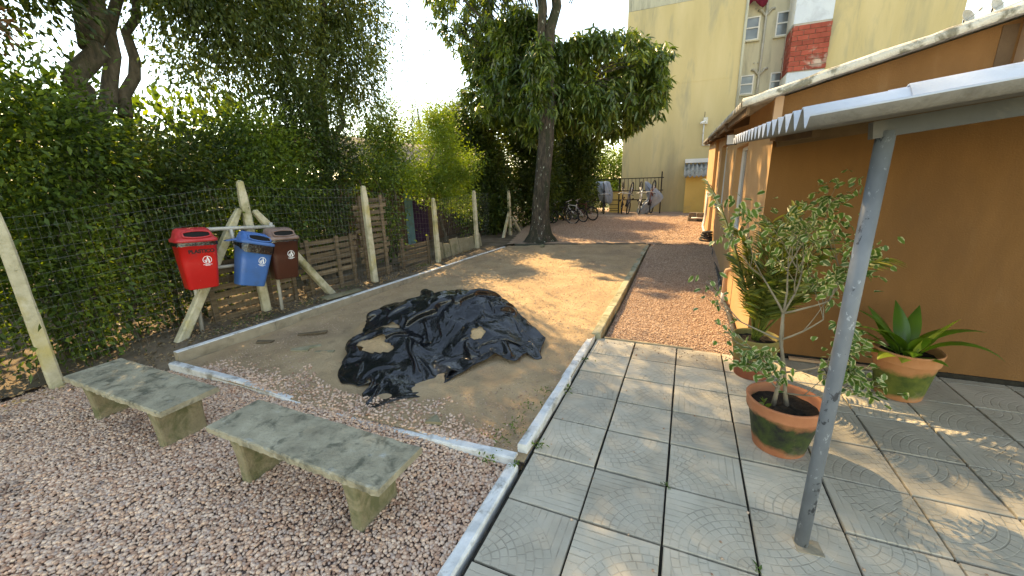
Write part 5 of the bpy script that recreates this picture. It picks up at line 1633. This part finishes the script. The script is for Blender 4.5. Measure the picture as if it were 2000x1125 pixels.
# shrubs and climbers along the fence
HD = [('leafy climber covering the fence at the left edge of the photo', (-7.2, .9), [(-7.15, .7, 1.4, .55, 1.2, 1.3, 130), (-7.3, 1.2, 3.0, .7, 1.1, .9, 95), (-7.2, -.6, 1.8, .7, .9, 1.6, 60), (-7.4, 1.0, 4.0, .6, .8, .6, 40)], 'leaf_hedge'),
      ('dense climber behind the near fence post and first bench', (-7.1, 2.3), [(-7.0, 2.2, 1.0, .45, .75, 1.0, 110), (-7.1, 2.3, 2.5, .6, .9, .9, 120), (-7.3, 2.6, 3.0, .6, .6, .4, 26)], 'leaf_hedge'),
      ('dark shrub behind the red bin', (-7.1, 3.6), [(-7.15, 3.5, 1.9, .45, .7, 1.0, 110), (-7.3, 3.9, 2.45, .6, .9, .5, 70), (-7.3, 3.3, .7, .4, .6, .7, 40)], 'leaf_dark'),
      ('glossy shrub behind the strut post and brown bin', (-7.0, 5.0), [(-6.85, 4.95, 1.75, .38, .75, .75, 110), (-7.2, 5.2, 2.7, .6, .9, .7, 95), (-7.4, 5.0, 1.0, .4, .8, .8, 40)], 'leaf_hedge'),
      ('dark shrub between the strut post and the slim post', (-7.2, 6.4), [(-6.95, 6.1, 1.5, .35, .5, .75, 60), (-7.3, 6.5, 2.7, .6, .9, .8, 110), (-7.4, 6.3, 3.7, .6, .8, .5, 40)], 'leaf_dark'),
      ('thin climber tangled over the boards beyond the slim post', (-6.7, 7.5), [(-6.6, 7.45, 1.1, .2, .32, .95, 34), (-6.9, 7.6, 2.3, .4, .75, .45, 50), (-7.2, 8.4, 3.0, .5, .6, .5, 32)], 'leaf_hedge')]
for i, (lab, (bx_, by_), lob, mt) in enumerate(HD):
    limbs = [((bx_-.1+.2*j, by_-.3+.3*j, 0), (bx_-.15+.1*j, by_-.4+.4*j, 2.2), .035, .015) for j in range(3)]
    simple_tree('fence_shrub', lab, 'shrub', (bx_, by_, .1), limbs, lob, 52, .36, .085, .042, M[mt], .25, .45, group='shrubs and climbers behind the fence', cname='foliage')
# reddish young branch at top left
simple_tree('red_leaf_shrub', 'branch of reddish young leaves at the top left edge', 'shrub', (-7.6, 1.5, .1), [((-7.6, 1.4, 0), (-7.5, 1.7, 3.6), .04, .02)],
            [(-7.2, 2.05, 3.95, .3, .35, .28, 16)], 40, .22, .085, .04, M['leaf_red'], .5, .3)
# light green bush, sunlit, in front of the shed
simple_tree('light_bush', 'sunlit yellow green bush growing over the fence beside the shed', 'bush', (-7.0, 10.6, .1),
            [((-6.9, 10.4, 0), (-6.9, 10.5, 1.9), .06, .04), ((-6.9, 10.5, 1.8), (-6.8, 9.8, 3.0), .04, .02), ((-6.9, 10.5, 1.8), (-7.0, 11.1, 3.6), .04, .02), ((-6.9, 10.5, 1.8), (-6.7, 9.0, 2.2), .03, .015)],
            [(-6.9, 10.4, 3.1, .55, .75, .95, 130), (-6.75, 9.5, 2.25, .4, .9, .35, 75), (-6.7, 10.9, 2.2, .45, .8, .5, 80), (-6.9, 10.7, 3.9, .4, .5, .4, 40), (-6.6, 8.4, 2.2, .25, .5, .25, 26), (-6.6, 11.6, 2.6, .3, .5, .5, 34), (-6.65, 10.2, 1.6, .3, .9, .35, 34), (-6.6, 11.4, 1.2, .25, .5, .7, 26)],
            56, .28, .07, .036, M['leaf_light'], .1, .5)
simple_tree('roof_bush', 'sunlit bush with small leaves in front of the shed roof', 'bush', (-7.5, 8.9, .1), [((-7.5, 8.9, 0), (-7.4, 8.9, 3.2), .05, .02)],
            [(-7.4, 8.9, 3.6, .5, .6, .6, 60), (-7.4, 8.6, 2.9, .4, .5, .5, 44)], 52, .28, .07, .034, M['leaf_light'], .2, .4)
# dark bushes behind the big tree
DB = [('dark evergreen bush left of the big tree trunk', (-7.4, 14.2), [(-7.6, 14.2, 2.2, .9, 1.2, 1.7, 150), (-7.9, 14.4, 4.0, .9, 1.2, .9, 90), (-6.9, 14.0, 1.0, .5, .9, 1.0, 70), (-9.0, 16.6, 2.3, 1.2, 1.2, 2.1, 150), (-7.6, 15.2, 2.0, .7, .8, 1.7, 90)]),
      ('dark evergreen bush directly behind the big tree trunk', (-6.3, 16.6), [(-6.4, 16.9, 2.0, 1.2, 1.0, 2.0, 190), (-6.6, 17.0, 4.2, 1.2, 1.0, 1.1, 110), (-6.2, 18.6, 1.6, 1.0, .6, 1.5, 100)]),
      ('rounded dark bush right of the big tree trunk above the bikes', (-4.9, 19.2), [(-5.3, 19.4, 2.2, 1.1, 1.0, 2.0, 180), (-4.6, 19.4, 3.3, .6, .7, .9, 60), (-5.6, 19.2, 4.0, 1.2, 1.0, 1.0, 80)]),
      ('dark climber on the iron rack behind the hanging bikes', (-5.6, 23.2), [(-5.6, 23.3, 1.3, 1.3, .5, 1.3, 130), (-6.6, 22.6, 2.6, 1.2, .8, 1.3, 90)])]
for lab, (bx_, by_), lob in DB:
    simple_tree('evergreen_bush', lab, 'bush', (bx_, by_, .1), [((bx_, by_, 0), (bx_+.1, by_, 2.4), .09, .04)], lob, 80, .45, .15, .068, M['leaf_dark'], .3, .5, group='dark bushes at the back', cname='foliage')
# more distant growth
simple_tree('garden_tree', 'sunlit green tree in the gap beside the yellow block', 'tree', (-6.0, 36, -.1), [((-6, 36, -.1), (-6, 36, 3), .15, .08)], [(-6.2, 36, 3.0, 2.6, 1.5, 2.2, 150), (-4.8, 36, 1.4, 1.6, 1.2, 1.4, 70)], 50, .6, .22, .10, M['leaf_light'], .2, .4)
simple_tree('distant_tree', 'feathery pale distant tree seen through the gap, left one', 'tree', (-33, 46, -.1), [((-33, 46, 0), (-33, 46, 11.5), .3, .08)], [(-33.2, 46, 9.6, 1.6, 1.2, 2.6, 60), (-33, 46, 6, 3, 2, 2.5, 60)], 36, .7, .26, .08, M['leaf_far'], .2, .5, group='distant trees')
simple_tree('distant_tree', 'rounded pale distant tree seen through the gap, right one', 'tree', (-28, 46, -.1), [((-28, 46, 0), (-28, 46, 9), .3, .1)], [(-28.2, 46, 9.4, 2.6, 2, 1.7, 90), (-30, 46, 7.4, 2.5, 2, 1.8, 60)], 40, .8, .28, .10, M['leaf_far'], .2, .5, group='distant trees')
simple_tree('neighbour_tree', 'mid green tree behind the shed roof', 'tree', (-13.5, 18, -.1), [((-13.5, 18, 0), (-13.5, 18, 3), .2, .1)], [(-13.5, 18, 3.4, 2.2, 2.2, 1.7, 160), (-16.5, 17, 3.2, 2, 2, 2.0, 110), (-11.0, 20, 3.0, 2, 2, 2.0, 130)], 44, .55, .16, .07, M['leaf_hedge'], .2, .5)
simple_tree('neighbour_tree', 'dark tree filling the background behind the forked trunk', 'tree', (-14, 5, -.1), [((-14, 5, 0), (-14, 5, 3), .2, .1)], [(-12, 3.0, 2.0, 1.2, 3, 2.2, 200), (-12, 7.0, 1.9, 1.2, 2.5, 2.2, 200), (-11.5, -1, 2.5, 1.5, 2.5, 2.6, 120)], 60, .6, .24, .12, M['leaf_hedge'], .2, .5)

# fallen leaves on the soil strip and weeds
n = 2600
X = -5.75 - np.abs(rng.normal(size=n))*.55; Y = rng.uniform(.6, 11, n)
ok = (X < kerb_x(Y)-.05) & ((Y > 2.3) | (X < -6.1))
X, Y = X[ok], Y[ok]; n = len(X)
D = np.stack([rng.normal(size=n), rng.normal(size=n), rng.normal(size=n)*.18], 1)
V, F, UV = leaf_arrays(np.stack([X, Y, z_soil(X, Y)+.012], 1), D, rng.uniform(.03, .075, n), rng.uniform(.015, .03, n), .25, 0, rng, 1)
o = link('fallen_leaves', fast_mesh('fallen_leaves', V, F, UV), M['litter_leaf']); tag(o, 'dry fallen leaves on the soil along the fence', 'leaf litter', kind='stuff')
wx = []
for (cx_, cy_, cz_, nn, sp) in ((-1.20, 2.75, .03, 40, .07), (-1.22, 3.05, .03, 30, .06), (-1.27, 2.55, .01, 36, .06), (-1.15, 3.35, .04, 20, .04), (-.965, 3.45, .03, 26, .035), (-.95, 2.55, .02, 22, .03), (-1.26, 2.27, .02, 30, .035), (-1.03, 2.27, .03, 14, .02), (.0, 2.49, 0, 9, .015), (-.96, 4.2, .03, 16, .03),
                               (-6.0, 3.5, .13, 90, .12), (-5.95, 3.8, .13, 60, .1), (-6.0, 3.15, .13, 60, .1), (-5.95, 4.6, .12, 40, .1), (-6.0, 7.9, .1, 120, .14), (-6.1, 5.6, .12, 50, .12), (-5.45, 7.0, .05, 30, .06), (.50, 2.02, 0, 8, .012), (1.0, 1.98, 0, 10, .015), (.73, 5.6, .0, 20, .04), (.74, 6.3, .0, 16, .04)):
    P_ = np.array([cx_, cy_, cz_]) + rng.normal(size=(nn, 3))*np.array([sp, sp, .004]); P_[:, 2] = np.maximum(P_[:, 2], cz_)
    D_ = rng.normal(size=(nn, 3))*.7 + np.array([0, 0, .8])
    wx.append(leaf_arrays(P_, D_, rng.uniform(.02, .055, nn), rng.uniform(.008, .018, nn), .2, .2, rng, 1))
o = link('weeds', fast_mesh('weeds', *cat3(*wx)), M['weed']); tag(o, 'small weeds sprouting along kerbs, joints and the fence foot', 'weeds', kind='stuff')

# ------------------------------------------------------------------ bikes and their rack
br = thing('bike_rack', 'black iron rack with rails for hanging bicycles in front of the yellow block', 'bike rack', (-3.3, 22.3, .1))
for x in (-1.30, -3.42, -5.3, -6.6):
    wpart(br, 'upright', MB().bar((x, 22.3, -.05), (x, 22.3, 2.02 if x != -1.30 else 2.28), .06, .06), M['iron'])
for z in (1.98, 1.35, .88):
    wpart(br, 'rail', MB().bar((-6.65, 22.32, z-.02), (-1.2, 22.32, z), .04, .045), M['iron'])
x = -3.35
while x < -1.32:
    wpart(br, 'bar', MB().tube([(x, 22.33, 1.36), (x+.015, 22.30, 1.65), (x, 22.33, 1.97)], .014, 5), M['iron'])
    x += .19
for z in (.30, .42, .62):
    wpart(br, 'rail', MB().bar((-3.95, 22.34, z), (-3.42, 22.34, z), .03, .03), M['iron'])
o = link('gate_pillar', MB().box((-3.72, 23.1, .55), (.62, .3, 1.45)).box((-3.72, 23.1, 1.30), (.70, .36, .06)).mesh('gate_pillar'), M['annex']); tag(o, 'bright yellow low pillar between rack and yellow block', 'pillar')

def bike_parts(root, mat, rimmat):
    r = .33
    for x in (0.0, 1.02):
        w = lpart(root, 'wheel', MB().torus((x, 0, r), (0, 1, 0), r-.026, .030, 28, 6), M['tyre'], True)
        rim = MB().torus((x, 0, r), (0, 1, 0), r-.05, .010, 24, 5)
        link('rim', rim.mesh('rim', True), rimmat, w)
        s_ = MB()
        for k in range(12):
            a = 2*PI*k/12
            s_.tube([(x, 0, r), (x+(r-.05)*math.cos(a), 0, r+(r-.05)*math.sin(a))], .0035, 3, cap=False)
        s_.tube([(x, -.04, r), (x, .04, r)], .022, 8)
        link('spokes', s_.mesh('spokes'), M['alu'], w)
    fr = MB()
    bb_ = (.43, 0, .29); st_ = (.30, 0, .74); hd = (.80, 0, .78); hl = (.83, 0, .66)
    fr.tube([bb_, st_, (.27, 0, .83)], .024, 8); fr.tube([st_, hd], .024, 8); fr.tube([bb_, hl], .03, 8); fr.tube([(.79, 0, .83), (.84, 0, .62)], .028, 8)
    for s in (-.05, .05):
        fr.tube([(0, s, r), (st_[0], s*.3, st_[2]-.02)], .009, 6); fr.tube([(0, s, r), bb_], .010, 6)
    lpart(root, 'frame', fr, mat, True)
    fk = MB()
    for s in (-.05, .05):
        fk.tube([(.84, s, .63), (.93, s, .5), (1.02, s, r)], .018, 6)
    fk.tube([(.84, -.055, .63), (.84, .055, .63)], .014, 6)
    lpart(root, 'fork', fk, mat, True)
    hb = MB().tube([(.79, 0, .82), (.78, 0, .93)], .014, 6)
    hb.tube([(.72, -.29, .96), (.79, -.12, .94), (.79, .12, .94), (.72, .29, .96)], .016, 6)
    h_ = lpart(root, 'handlebar', hb, M['alu'], True)
    for s in (-1, 1):
        link('grip', MB().tube([(.75, s*.2, .95), (.715, s*.30, .962)], .018, 6).mesh('grip'), M['tyre'], h_)
    sd2 = MB().loft([[(.12+.0, -.02, .86), (.12, .02, .86), (.12, .02, .885), (.12, -.02, .885)], [(.17, -.075, .855), (.17, .075, .855), (.17, .07, .895), (.17, -.07, .895)], [(.27, -.04, .855), (.27, .04, .855), (.27, .035, .89), (.27, -.035, .89)], [(.40, -.016, .86), (.40, .016, .86), (.40, .014, .88), (.40, -.014, .88)]])
    lpart(root, 'saddle', sd2, M['tyre'])
    ck = MB().torus((.43, -.045, .29), (0, 1, 0), .085, .008, 18, 5).tube([(.43, -.07, .29), (.50, -.07, .14)], .011, 6).tube([(.43, .07, .29), (.36, .07, .44)], .011, 6)
    ck.box((.50, -.11, .14), (.09, .07, .02)).box((.36, .11, .44), (.09, .07, .02))
    lpart(root, 'crank', ck, M['iron'], True)
BK = {}
def bike(label, loc, rot, mat, rimmat, group):
    root = thing('bicycle', label, 'bicycle', loc, rot=Euler(rot, 'XYZ'), group=group)
    key = (mat.name, rimmat.name)
    if key not in BK:
        bike_parts(root, mat, rimmat); BK[key] = root
    else:
        for ch in list(BK[key].children):
            c = ch.copy(); COL.objects.link(c); c.parent = root
            for g_c in list(ch.children):
                d = g_c.copy(); COL.objects.link(d); d.parent = c
    return root
# hung upright: bike x axis -> +Z, bike z axis -> towards the viewer (-Y), bike y -> X
def hang_rot(lean=0.0, yaw=0.0):
    Mx = Matrix(((0, 1, 0), (0, 0, -1), (1, 0, 0)))          # columns: images of x, y, z
    Mx = Matrix(((0, -1, 0), (0, 0, -1), (1, 0, 0)))
    Mx = Matrix.Rotation(yaw, 3, 'Z') @ Matrix.Rotation(lean, 3, 'Y') @ Mx
    return tuple(Mx.to_euler('XYZ'))
HG = 'bicycles hung on the rack'
bike('black bicycle hung upright at the left end of the right rack panel', (-3.25, 22.2, .50), hang_rot(.02, .2), M['bike_black'], M['tyre'], HG)
bike('dark bicycle hung upright with handlebars sticking out, second in the right rack panel', (-2.80, 22.2, .46), hang_rot(.13, -.12), M['bike_blue'], M['tyre'], HG)
bike('white framed bicycle hung upright in the middle of the right rack panel', (-2.38, 22.2, .50), hang_rot(.04, .25), M['bike_white'], M['tyre'], HG)
bike('bicycle hung at the right end of the rack, half behind the grey cover', (-1.62, 22.2, .52), hang_rot(.06, -.2), M['bike_red'], M['tyre'], HG)
bike('black bicycle hung on the left rack panel under the grey cover', (-4.25, 22.2, .45), hang_rot(-.03, .3), M['bike_black'], M['tyre'], HG)
bike('dark bicycle hung on the left rack panel beside the bushes', (-4.75, 22.2, .45), hang_rot(.05, -.2), M['bike_black'], M['tyre'], HG)
bike('dark blue bicycle hung at the far left of the rack in front of the climber', (-5.55, 22.1, .45), hang_rot(-.05, .4), M['bike_blue'], M['pale_tyre'], HG)
GG = 'bicycles standing on the gravel behind the tree'
bike('silver trimmed bicycle standing on gravel right behind the tree trunk', (-4.55, 17.05, .13), (R(-10), 0, R(170)), M['bike_black'], M['pale_tyre'], GG)
bike('bicycle leaning behind the silver trimmed one on the gravel', (-4.25, 17.75, .15), (R(-12), 0, R(150)), M['bike_white'], M['pale_tyre'], GG)
bike('dark red bicycle farthest right of those standing on the gravel', (-3.95, 18.3, .17), (R(-9), 0, R(158)), M['bike_red'], M['tyre'], GG)
bike('bicycle half hidden left of the tree trunk with a pale wheel', (-6.75, 16.9, .10), (R(-10), 0, R(8)), M['bike_blue'], M['pale_tyre'], GG)

def cover(label, prof, y, ph):
    """loosely tied cloth: rings of (z, xc, half width, half depth)"""
    rings = []
    n = 44
    for i, (z, xc, hw, hd) in enumerate(prof):
        ring = []
        for k in range(n):
            a = 2*PI*k/n
            f = 1 + .16*math.sin(a*5+i*.7+ph) + .09*math.sin(a*9-i*1.1) + .05*math.sin(a*15+i)
            ring.append((xc+hw*f*math.cos(a), y+hd*f*math.sin(a), z+.05*math.sin(a*2+i+ph)))
        rings.append(ring)
    mb = MB().loft(rings)
    o = link('bike_cover', mb.mesh('bike_cover', True), M['tarp_grey'])
    s_ = o.modifiers.new('s', 'SUBSURF'); s_.levels = 1; s_.render_levels = 1
    tag(o, label, 'cover', 'grey covers over hung bicycles')
cover('grey cloth cover over bicycles on the left rack panel', [(1.86, -4.35, .30, .05), (1.78, -4.28, .38, .16), (1.55, -4.2, .36, .24), (1.25, -4.12, .36, .28), (.98, -4.05, .32, .26), (.80, -4.0, .27, .22), (.70, -3.95, .16, .16)], 22.05, .4)
cover('grey cloth cover bunched over the bicycle at the right rack end', [(1.80, -2.05, .03, .04), (1.70, -2.0, .10, .10), (1.45, -1.80, .24, .2), (1.15, -1.55, .36, .26), (.95, -1.48, .36, .28), (.72, -1.75, .38, .28), (.45, -2.0, .34, .26), (.22, -2.12, .28, .22), (.12, -2.15, .26, .2)], 22.0, 1.3)
